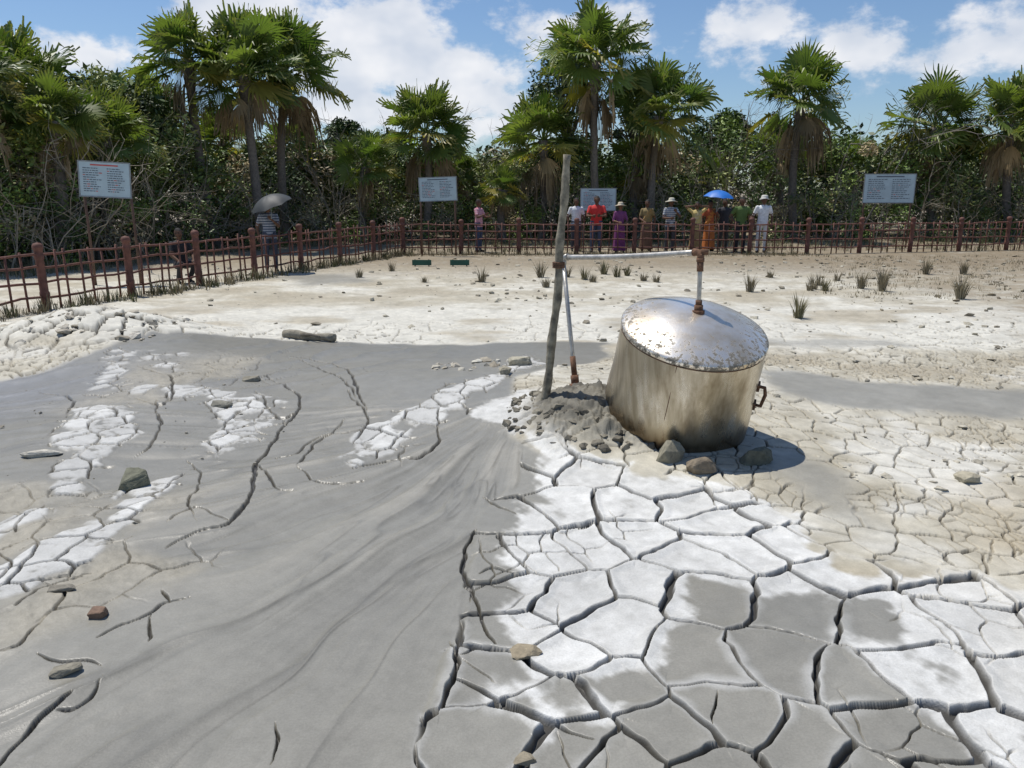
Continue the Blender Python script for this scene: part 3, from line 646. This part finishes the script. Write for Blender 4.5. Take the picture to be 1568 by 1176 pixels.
    if hat is not None:
        w=.20 if hat[1]=='wide' else .14
        prof=[(.001,.0),(w,-.012),(w+.004,-.004),(.10,.012),(.095,.05),(.085,.085),(.05,.10),(.001,.102)]
        V,Fc=revolve(prof,24); V[:,2]-=.03*(np.abs(V[:,0])/w)**2*(np.hypot(V[:,0],V[:,1])>.12); V=V+hc+[0,.0,.05]; out.add(tr(V),Fc,7,(1,1,1),True)
    def mk(c,tag): return cmat('%s_%02d_%02d_%02d'%(tag,*[int(min(99,x*100)) for x in c]),c)
    mats=[mk(skin,'skin'),mk(top,'cloth'),mk(bottom,'cloth'),mk(hair,'hair'),mk(shoes,'shoe'),mk(drape or top,'cloth'),mk(stripe or top,'cloth'),mk(hat[0] if hat else top,'hat'),mk((.02,.012,.01),'feature')]
    ob=out.build(name,mats,color=False); return tr,org
def umbrella(c,r,colmat,handle_to,tilt=(0,0),n=8):
    root=bpy.data.objects.new('umbrella',None); scene.collection.objects.link(root)
    Rm=rotx(tilt[0])@roty(tilt[1]); c=np.array(c,float)
    mb=MB(); na=48; th=np.linspace(0,2*np.pi,na,endpoint=False); rings=[]
    for t in np.linspace(.01,1,10):
        sc_=1-.09*t*t*np.abs(np.sin(th*n/2)); rad=r*t*sc_; z=.42*r*(1-t**2.1)+ .03*r*t*np.abs(np.sin(th*n/2)) - 0.04*r*t
        rings.append(np.stack([rad*np.cos(th),rad*np.sin(th),z],1))
    V=np.concatenate(rings); Fc=grid_faces(10,na); mb.add(V@Rm.T+c,Fc,0,(1,1,1),True); 
    mb.add((V-[0,0,.004])@Rm.T+c,Fc[:,::-1],0,(1,1,1),True); sub(mb,'canopy',[colmat],root)
    mb=MB()
    top=Rm@np.array([0,0,.42*r+.06])+c; V,Fc=tube([top,c,np.array(handle_to)],.008,8); mb.add(V,Fc)
    for k in range(n):
        a=2*math.pi*k/n; V,Fc=tube([Rm@np.array([0,0,.05*r])+c,Rm@np.array([r*.5*math.cos(a),r*.5*math.sin(a),.28*r])+c],.004,5); mb.add(V,Fc)
        V,Fc=tube([Rm@np.array([r*q*math.cos(a),r*q*math.sin(a),.42*r*(1-q**2.1)-.04*r*q-.012])+c for q in(.05,.35,.7,1.0)],.004,5); mb.add(V,Fc)
    V,Fc=tube([np.array(handle_to)+[0,0,.06],np.array(handle_to)-[0,0,.06]],.014,8); mb.add(V,Fc)
    sub(mb,'shaft_and_ribs',[M_sframe],root)
SK=(.13,.065,.038); SK2=(.19,.10,.06)
tr,_=person('tourist_man',412,350,19.3,1.66,.4,(.07,.09,.14),(.05,.06,.09),SK,stripe=(.36,.38,.42),rh=(.05,-.26,1.28),sleeve=.3)
hp=tr([[.04,-.33,1.36]])[0]; umbrella(hp+np.array([.0,.05,.28]),.52,simple('umbrella_grey',(.035,.04,.042),.6,0,.2,6,0),hp,(.25,-.30))
person('tourist_man',275,380,16.8,1.6,.8,(.015,.015,.018),(.02,.02,.025),SK,crouch=True,lh=(-.16,-.32,.98),rh=(.16,-.32,.98),seed=3)
person('tourist_man',733,350,25.6,1.66,1.1,(.55,.22,.28),(.05,.07,.13),SK,rh=(.15,-.30,1.15),lh=(-.12,-.30,1.22),stripe=(.65,.4,.45))
person('tourist_man',882,350,26.0,1.70,.1,(.72,.73,.75),(.04,.045,.06),SK)
person('tourist_man',913,350,25.5,1.76,-.1,(.60,.035,.03),(.06,.08,.14),SK,lh=(-.10,-.30,1.12),rh=(.10,-.30,1.12),sc=1.12)
person('tourist_woman',949,350,25.4,1.55,.1,(.20,.05,.16),(.18,.04,.15),SK2,dress=True,hat=((.55,.47,.35),'wide'),lh=(-.10,-.24,1.05),rh=(.12,-.24,1.0),sleeve=.8)
person('tourist_woman',990,350,26.0,1.64,-.2,(.26,.19,.08),(.14,.08,.05),SK,dress=True,drape=(.35,.22,.08),lh=(-.1,-.22,1.0))
person('tourist_man',1026,350,25.5,1.68,.15,(.50,.50,.48),(.05,.05,.06),SK,hat=((.55,.52,.42),'wide'),lh=(-.10,-.26,1.1),rh=(.08,-.28,1.3),stripe=(.15,.18,.25))
person('tourist_woman',1066,350,25.5,1.58,-.2,(.55,.42,.16),(.30,.20,.09),SK,dress=True,drape=(.55,.45,.25),rh=(.16,-.10,1.56),lh=(-.16,-.10,1.56))
tr,_=person('tourist_woman',1086,350,26.1,1.62,.2,(.42,.10,.04),(.50,.16,.04),SK,dress=True,drape=(.55,.22,.05),rh=(.08,-.24,1.30))
hp=tr([[.08,-.30,1.38]])[0]; umbrella(hp+np.array([.05,0,.42]),.50,simple('umbrella_blue',(.02,.16,.55),.5,0,.15,6,0),hp,(.05,.08))
person('tourist_man',1108,350,26.4,1.66,0,(.04,.04,.05),(.05,.05,.05),SK)
person('tourist_man',1134,350,25.5,1.72,.1,(.10,.16,.04),(.02,.02,.025),SK,sc=1.12,lh=(-.22,-.12,.95),rh=(.14,-.26,1.10))
person('tourist_man',1167,350,25.4,1.76,0,(.74,.75,.76),(.68,.68,.68),SK,hat=((.6,.58,.52),'narrow'),sleeve=.3,sc=1.05)
print('people',time.time()-T0)
# ------------------------------------------------------------------ palms
def palm(name,base,top,s,seed,nf=40,brown=.3):
    r=np.random.default_rng(seed); mb=MB(); base=np.array(base,float); top=np.array(top,float)
    ts=np.linspace(0,1,40); bend=r.normal()*.18
    pts=np.array([lerp(base,top,t)+np.array([bend*math.sin(t*3.14),0,0]) for t in ts])
    rad=(.16-.035*ts)*(1+.07*(np.arange(40)%2)); rad[-6:]*=1.35
    V,Fc=tube(pts,rad,9); c=np.array([.19,.165,.14])*r.uniform(.7,1.2); mb.add(V,Fc,1,c,True)
    for k in range(26):
        a=r.uniform(0,6.28); t=r.uniform(.80,1.0); q=lerp(base,top,t)+np.array([bend*math.sin(t*3.14),0,0]); d=np.array([math.cos(a),math.sin(a),.9]); V,Fc=tube([q,q+d*.18*s],[.03,.012],4); mb.add(V,Fc,1,(.12,.09,.06))
    for f in range(nf):
        u=(f+.5)/nf; e=math.radians(85-130*u**1.15+r.normal()*9); az=f*2.39996+r.normal()*.25
        dead=e<math.radians(-30) or (e<math.radians(-5) and r.random()<brown*.7)
        if dead: e=math.radians(r.uniform(-80,-20))
        d=np.array([math.cos(az)*math.cos(e),math.sin(az)*math.cos(e),math.sin(e)])
        L=s*r.uniform(.6,1.0)*(.75 if dead else 1); p0=top+np.array([0,0,r.uniform(-.25,.1)*s]); pm=p0+d*L*.55; d2=d+np.array([0,0,-.18 if not dead else -.7]); d2/=np.linalg.norm(d2); p1=pm+d2*L*.5
        y_=r.random()
        if dead: colr=np.array([.36,.27,.155])*r.uniform(.5,1.3)
        elif e<math.radians(8) and y_<.35: colr=np.array([.42,.36,.08])*r.uniform(.6,1.1)
        else: colr=lerp(np.array([.080,.140,.034]),np.array([.19,.245,.06]),y_)*r.uniform(.75,1.2)
        V,Fc=tube([p0,pm,p1],[.022,.016,.012],4); mb.add(V,Fc,0,colr*1.1)
        sd_=np.cross(d2,[0,0,1]); nn=np.linalg.norm(sd_); sd_=sd_/nn if nn>.1 else np.array([1.,0,0])
        roll=r.normal()*.45; nrm=np.cross(sd_,d2); sd_=sd_*math.cos(roll)+nrm*math.sin(roll); nrm=np.cross(sd_,d2)
        nl=28; spread=math.radians(118 if not dead else 60); Rl=s*r.uniform(.72,1.0)*(.8 if dead else 1)
        th=np.linspace(-spread,spread,nl); dth=th[1]-th[0]
        dr=np.cos(th)[:,None]*d2+np.sin(th)[:,None]*sd_; tn=-np.sin(th)[:,None]*d2+np.cos(th)[:,None]*sd_
        ln=Rl*(1-.25*(np.abs(th)/spread)**2)*(1+.06*r.normal(size=nl))
        prof=[(.03,.6),(.32,1.0),(.60,.95),(.82,.5),(1.0,.05)]
        V=np.zeros((nl,5,2,3)); droop=(.10 if not dead else .5)+.18*r.random()
        for k,(t,wd) in enumerate(prof):
            w=ln*min(t,.55)*dth*.5*wd
            cen=p1+dr*(ln*t)[:,None]+nrm*(.14*Rl*np.abs(np.sin(th))*t)[:,None]
            cen[:,2]-=droop*Rl*t**2.6*(1+.5*r.normal(size=nl)*(t>.6))
            fold=nrm*.02*s*t
            V[:,k,0]=cen-tn*w[:,None]+fold*1; V[:,k,1]=cen+tn*w[:,None]-fold*1
        base_i=np.arange(nl)[:,None]*10; fk=np.arange(4)[None,:]*2
        Fc=np.stack([base_i+fk,base_i+fk+1,base_i+fk+3,base_i+fk+2],-1).reshape(-1,4)
        cc=np.tile(colr,(nl*10,1)); tt=np.tile(np.repeat([.9,1,1,.95,.8],2),nl)[:,None]; cc=cc*tt*(1+.12*r.normal(size=(nl*10,1)))
        if not dead: 
            tip=np.tile(np.repeat([0,0,0,.12,.55],2),nl)[:,None]; cc=cc*(1-tip)+np.array([.30,.26,.10])*tip
        mb.add(V.reshape(-1,3),Fc,0 if not dead else 2,np.clip(cc,.01,.6))
    return mb.build(name,[M_leaf,M_bark,M_dry])
PALMS=[(15,140,20,95,24),(160,215,170,75,23),(288,90,335,68,27),(372,115,402,80,27),(436,110,440,80,29),(652,205,650,66,31),(560,255,560,48,30),
 (832,215,828,64,31),(912,95,915,76,31),(1010,178,1000,70,31),(1228,155,1215,70,31),(1432,195,1424,66,33),(1550,190,1545,66,32),
 (80,185,90,70,21),(230,170,235,55,30),(975,255,980,45,32),(1190,230,1190,45,34),(770,290,772,36,30),(-60,120,-50,90,20),(1300,250,1300,40,36),(1640,150,1640,70,30),(460,230,465,48,33),(700,270,700,36,33),(1085,270,1085,38,34),(340,220,350,50,31)]
for i,(cx,cy,bx,rp,yd) in enumerate(PALMS):
    s=rp*yd/1200/1.46; top=At(cx,cy,yd); bs=At(bx,380,yd+.3); bs[2]=-.1
    palm('fan_palm',bs,top,s,50+i,nf=40 if rp>50 else 30,brown=.5)
print('palms',time.time()-T0)
# ------------------------------------------------------------------ forest mass
SKY_=[(-500,60),(-200,80),(0,115),(60,125),(120,120),(200,112),(260,130),(300,200),(480,208),(500,220),(540,196),(590,212),(700,235),(760,225),(800,215),(900,215),(1000,225),(1090,182),(1130,196),(1200,215),(1290,210),(1330,195),(1400,208),(1500,212),(1568,165),(1700,150),(2100,130)]
sxp=np.array([a for a,b in SKY_]);syp=np.array([b for a,b in SKY_])
def distf(px):
    return np.interp(px,[-500,0,150,300,450,600,1568,2100],[16,20,22,26,30,31.8,32.4,32.4])
def leaves(mb,cen,rad,n,size,cols,r):
    k=len(cen); u=r.normal(size=(k,n,3)); u/=np.linalg.norm(u,axis=2)[:,:,None]; q=r.random((k,n,1))**.45
    p=(cen[:,None,:]+u*q*rad[:,None,:]).reshape(-1,3); m_=len(p)
    a=r.normal(size=(m_,3)); a[:,2]*=.6; a/=np.linalg.norm(a,axis=1)[:,None]; b_=r.normal(size=(m_,3)); b_[:,2]*=.6; b_-=a*(a*b_).sum(1)[:,None]; b_/=np.linalg.norm(b_,axis=1)[:,None]
    s=size*(.6+.8*r.random((m_,1)))
    V=np.stack([p-a*s,p-b_*s*.42,p+a*s,p+b_*s*.42],1).reshape(-1,3)
    Fc=np.arange(m_*4).reshape(-1,4); c=np.repeat(cols,n,0)*(.7+.6*r.random((m_,1))); c=np.repeat(c,4,0)
    mb.add(V,Fc,0,np.minimum(c,.6))
r=np.random.default_rng(5); fm=MB()
def puffs(n,dmin,dmax,zlo,zhi,rlo,rhi,nl,size,dark,x0=-450,x1=2050,dryp=.08):
    px=r.uniform(x0,x1,n); D=distf(px)+r.uniform(dmin,dmax,n); t=r.uniform(zlo,zhi,n)
    tp=np.interp(px,sxp,syp)+26*(fbm(px*.025,px*0,3,3))+r.uniform(-10,16,n)
    topz=np.array([At(a,b_,d_)[2] for a,b_,d_ in zip(px,tp,D)])
    x=np.array([At(a,300,d_)[0] for a,d_ in zip(px,D)])
    rad=r.uniform(rlo,rhi,n); z=np.minimum(t*topz,topz-rad*.75); z=np.maximum(z,.15)
    base=np.array([[.065,.10,.022],[.115,.155,.035],[.042,.07,.02],[.16,.18,.055],[.08,.11,.04],[.26,.21,.12]])[r.choice(6,n,p=[.26,.22,.18,.26-dryp,.08,dryp])]
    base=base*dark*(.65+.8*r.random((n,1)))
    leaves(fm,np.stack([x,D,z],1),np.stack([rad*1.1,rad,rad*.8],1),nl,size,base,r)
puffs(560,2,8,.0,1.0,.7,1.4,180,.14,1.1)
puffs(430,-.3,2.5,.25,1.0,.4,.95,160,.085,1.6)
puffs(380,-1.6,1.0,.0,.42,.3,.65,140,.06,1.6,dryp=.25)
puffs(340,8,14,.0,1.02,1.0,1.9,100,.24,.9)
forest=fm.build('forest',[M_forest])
tb=MB()
def branch(p,d,L,rad,depth,r,col):
    n=6; pts=[np.array(p,float)]; d=np.array(d,float)
    for i in range(n-1):
        d=d+r.normal(size=3)*.16; d/=np.linalg.norm(d); pts.append(pts[-1]+d*L/(n-1))
    V,Fc=tube(pts,np.linspace(rad,rad*.45,n),4 if rad<.03 else 6,False); tb.add(V,Fc,0,col)
    if depth>0:
        for k in range(r.integers(3,5)):
            i=r.integers(2,n); dd=d+r.normal(size=3)*.65; dd/=np.linalg.norm(dd); branch(pts[i],dd,L*r.uniform(.4,.65),rad*.5,depth-1,r,col)
for i in range(480):
    px=r.uniform(-350,1950); D=distf(px)+r.uniform(-2.0,1.2); p=At(px,380,D); p[2]=-.05
    tp=At(px,np.interp(px,sxp,syp),D)[2]; L=tp*r.uniform(.25,.65)
    c=np.array([.28,.245,.19])*r.uniform(.5,1.35); branch(p,(r.normal()*.3,r.normal()*.2,1),L,r.uniform(.010,.03),2,r,c)
for px in (500,515,530,545,570,735,1070,1095,1110,1120,1290,1310,1325,1340,1370,1395,770,1150):
    D=distf(px)+r.uniform(0,3); tp=At(px,np.interp(px,sxp,syp)-r.uniform(10,50),D); p=tp.copy(); p[2]=0
    branch(p,(r.normal()*.08,0,1),tp[2]*.75,.04,3,r,np.array([.26,.23,.20]))
tb.build('thicket_branches',[M_bark])
def broadleaf(px,top_py,D,w,seed,dark=1.):
    r=np.random.default_rng(seed); tb=MB(); p=At(px,380,D);p[2]=0; tp=At(px,top_py,D); Ht=tp[2]
    pts=[p+np.array([.15*math.sin(t*4),0,Ht*.7*t]) for t in np.linspace(0,1,9)]; V,Fc=tube(pts,np.linspace(.2,.09,9),9); tb.add(V,Fc,0,(.14,.12,.10),True)
    cs=[]
    for k in range(34):
        a=r.uniform(0,6.28); e=r.uniform(.0,1.4); L=w*r.uniform(.5,1.0); c0=np.array([p[0],p[1],Ht*.62])
        q=c0+np.array([math.cos(a)*math.cos(e)*L,math.sin(a)*math.cos(e)*L*.8,math.sin(e)*(Ht*.34)*r.uniform(.7,1)])
        V,Fc=tube([pts[5+k%3],lerp(pts[6],q,.5)+[0,0,.15],q],[.05,.03,.012],5); tb.add(V,Fc,0,(.14,.12,.10)); cs.append(q)
    cs=np.array(cs); rad=r.uniform(.3,.65,(len(cs),1))*np.array([[1.1,1,.7]])*w/2.2
    base=np.array([[.07,.11,.027]])*dark*(.6+.9*r.random((len(cs),1)))
    leaves(tb,cs,rad,210,.085,base,r)
    k=len(tb.M)-1; tb.M[k]=np.full(len(tb.M[k]),1)
    tb.build('broadleaf_tree',[M_bark,M_forest])
broadleaf(862,60,34,2.1,1); broadleaf(965,110,35,1.6,2); broadleaf(30,105,26,2.6,3,.8); broadleaf(200,115,28,2.4,4,.8); broadleaf(540,180,36,1.8,5); broadleaf(1100,165,36,2.,6); broadleaf(1575,150,36,2.4,7)
# ------------------------------------------------------------------ grass
gr=MB()
def tuft(c,n,h,spread,col,r):
    a=r.uniform(0,6.28,n); rad=spread*np.sqrt(r.random(n)); b0=np.stack([c[0]+rad*np.cos(a),c[1]+rad*np.sin(a),np.full(n,c[2]-.02)],1)
    d=np.stack([np.cos(a)*.18,np.sin(a)*.18,np.ones(n)],1)+r.normal(size=(n,3))*.11; hh=h*(.5+.6*r.random((n,1))); w=np.stack([-np.sin(a),np.cos(a),0*a],1)*.005*(1+h*2)
    mid=b0+d*hh*.55; tip=b0+d*hh+np.stack([np.cos(a),np.sin(a),-.3+0*a],1)*hh*.15
    V=np.stack([b0-w,b0+w,mid+w*.8,mid-w*.8,tip],1).reshape(-1,3); i=np.arange(n)[:,None]*5
    cc=np.repeat(np.array(col)*(.7+.6*r.random((n,1))),5,0)
    gr.add(V,np.concatenate([i+[0,1,2,3]],0),0,cc); gr.L.append((np.concatenate([i+[3,2,4]],0)+gr.c-len(V)).ravel()); gr.n.append(np.full(n,3)); gr.M.append(np.zeros(n)); gr.S.append(np.zeros(n,bool))
STR=(.24,.20,.12); GRN=(.11,.115,.05)
r=np.random.default_rng(9)
for px,py,hpx in ((1222,487,38),(1148,447,28),(738,432,22),(828,425,26),(836,440,16),(868,424,18),(895,428,20),(925,420,22),(945,424,18),(908,432,14),(960,422,15),(985,430,14),(1005,432,14),(1245,443,22),(1255,437,20),(1262,445,18),(1318,442,30),(1350,446,34),(1352,430,16),(1418,420,26),(1470,458,40),(1475,420,22),(1240,445,14),(1282,430,14),(1180,425,12),(650,432,10),(550,425,14),(600,415,14)):
    g=G(px,py); dd=g[1]; tuft(g,60,hpx*dd/1200*1.1,.07,(.22,.19,.125) if r.random()<.7 else (.17,.155,.085),r)
for t in np.linspace(0,1,380):
    p=lerp(cor,flend,t)+np.array([.12+abs(r.normal())*.22,-.05+r.normal()*.2])*1.0; 
    if r.random()<.75: tuft((p[0],p[1],float(H(p[0],p[1]))),12,r.uniform(.08,.38),.10,STR if r.random()<.7 else GRN,r)
for t in np.linspace(0,1,500):
    p=lerp(cor,r1,t)+np.array([r.normal()*.2,-.1-abs(r.normal())*.4]); tuft((p[0],p[1],0.),9,r.uniform(.05,.2),.12,STR if r.random()<.75 else GRN,r)
for i in range(1500):
    px=r.uniform(-300,1900); D=distf(px)-r.uniform(.8,6.5); 
    if px<620: D=distf(px)-r.uniform(.5,2.5)
    p=At(px,380,D); tuft((p[0],p[1],0.),9,r.uniform(.08,.4),.2,STR if r.random()<.5 else GRN,r)
for i in range(900):
    x=r.uniform(6,18);y=r.uniform(14,24); 
    if x<.45*y-1: continue
    tuft((x,y,0.),8,r.uniform(.04,.13),.15,STR,r)
gr.build('dry_grass',[M_dry])
print('veg',time.time()-T0)
# ------------------------------------------------------------------ world
SE=math.radians(68); SDIR=np.array([-.62,.42]); SDIR/=np.linalg.norm(SDIR)
w=bpy.data.worlds.new('World'); scene.world=w; w.use_nodes=True; nt=w.node_tree; nt.nodes.clear()
out=N(nt,'ShaderNodeOutputWorld'); bg=N(nt,'ShaderNodeBackground'); bg.inputs[1].default_value=.10; nt.links.new(bg.outputs[0],out.inputs[0])
sky=N(nt,'ShaderNodeTexSky',sky_type='NISHITA'); sky.sun_disc=False; sky.sun_elevation=SE; sky.sun_rotation=math.atan2(SDIR[0],SDIR[1]); sky.air_density=1.0; sky.dust_density=.4; sky.ozone_density=3.0; sky.altitude=0
tc=N(nt,'ShaderNodeTexCoord'); sep_=N(nt,'ShaderNodeSeparateXYZ'); nt.links.new(tc.outputs['Generated'],sep_.inputs[0])
def MT(op,a,b=None,c_=None):
    n=N(nt,'ShaderNodeMath',operation=op)
    for i,s in enumerate((a,b,c_)):
        if s is None: continue
        if isinstance(s,(int,float)): n.inputs[i].default_value=s
        else: nt.links.new(s,n.inputs[i])
    return n.outputs[0]
az=MT('ARCTAN2',sep_.outputs[0],sep_.outputs[1]); el=MT('ARCSINE',sep_.outputs[2])
cmb=N(nt,'ShaderNodeCombineXYZ'); nt.links.new(az,cmb.inputs[0]); nt.links.new(MT('MULTIPLY',el,1.5),cmb.inputs[1])
nz=N(nt,'ShaderNodeTexNoise'); nz.inputs['Scale'].default_value=12; nz.inputs['Detail'].default_value=6; nz.inputs['Roughness'].default_value=.6; nt.links.new(cmb.outputs[0],nz.inputs['Vector'])
cmb2=N(nt,'ShaderNodeCombineXYZ'); nt.links.new(MT('ADD',az,.012),cmb2.inputs[0]); nt.links.new(MT('MULTIPLY_ADD',el,1.5,-.03),cmb2.inputs[1])
nz2=N(nt,'ShaderNodeTexNoise'); nz2.inputs['Scale'].default_value=12; nz2.inputs['Detail'].default_value=3; nt.links.new(cmb2.outputs[0],nz2.inputs['Vector'])
def azel(px,py):
    d=ray(px,py); d=d/np.linalg.norm(d); return math.atan2(d[0],d[1]),math.asin(d[2])
BL=[(140,88,100,30,1.),(400,20,110,40,1.1),(560,80,150,75,1.3),(690,135,130,65,1.2),(560,160,110,45,.9),(900,45,130,35,1.0),(1120,40,110,50,.75),(1290,80,130,50,.75),(1500,60,130,55,.7),(740,190,120,30,.8),(-150,60,120,50,1.),(1750,80,150,60,1.)]
acc=None
for px,py,rx,ry,stg in BL:
    a0,e0=azel(px,py); u=MT('DIVIDE',MT('SUBTRACT',az,a0),rx/1200*1.25); v=MT('DIVIDE',MT('SUBTRACT',el,e0),ry/1200*1.35)
    d=MT('SUBTRACT',1.0,MT('SQRT',MT('ADD',MT('MULTIPLY',u,u),MT('MULTIPLY',v,v)))); d=MT('MULTIPLY',MT('MAXIMUM',d,0.0),stg)
    acc=d if acc is None else MT('MAXIMUM',acc,d)
den=MT('ADD',MT('MULTIPLY',acc,.75),MT('MULTIPLY',MT('SUBTRACT',nz.outputs['Fac'],.5),1.9))
gen=MT('MULTIPLY',MT('SUBTRACT',nz.outputs['Fac'],.60),1.5)
den=MT('MAXIMUM',den,gen)
mr=N(nt,'ShaderNodeMapRange'); mr.interpolation_type='SMOOTHSTEP'; mr.inputs[1].default_value=.12; mr.inputs[2].default_value=.48; nt.links.new(den,mr.inputs[0])
sh=N(nt,'ShaderNodeMapRange'); sh.inputs[1].default_value=.35; sh.inputs[2].default_value=.65; nt.links.new(nz2.outputs['Fac'],sh.inputs[0])
cc=mixc(nt,sh.outputs[0],(9.4,9.4,9.6),(6.6,7.1,8.0))
skc=mixc(nt,1.0,sky.outputs[0],(.88,.97,1.08),'MULTIPLY')
nt.links.new(mixc(nt,MT('MULTIPLY',mr.outputs[0],.92),skc,cc),bg.inputs[0])
L=bpy.data.lights.new('sun','SUN'); L.energy=4.2; L.angle=math.radians(.5); L.color=(1,.955,.88)
lo=bpy.data.objects.new('sun',L); scene.collection.objects.link(lo)
sv=Vector((SDIR[0]*math.cos(SE),SDIR[1]*math.cos(SE),math.sin(SE))); lo.rotation_euler=sv.to_track_quat('Z','Y').to_euler(); lo.location=sv*30
cam=bpy.data.cameras.new('camera'); cam.sensor_width=36; cam.lens=F/1568*36; cam.clip_end=6000; cam.clip_start=.05
co_=bpy.data.objects.new('camera',cam); scene.collection.objects.link(co_); co_.location=(0,0,CH); co_.rotation_euler=(math.pi/2-P,0,0); scene.camera=co_
scene.view_settings.view_transform='Standard'; scene.view_settings.look='None'; scene.view_settings.exposure=0
print('done',time.time()-T0)
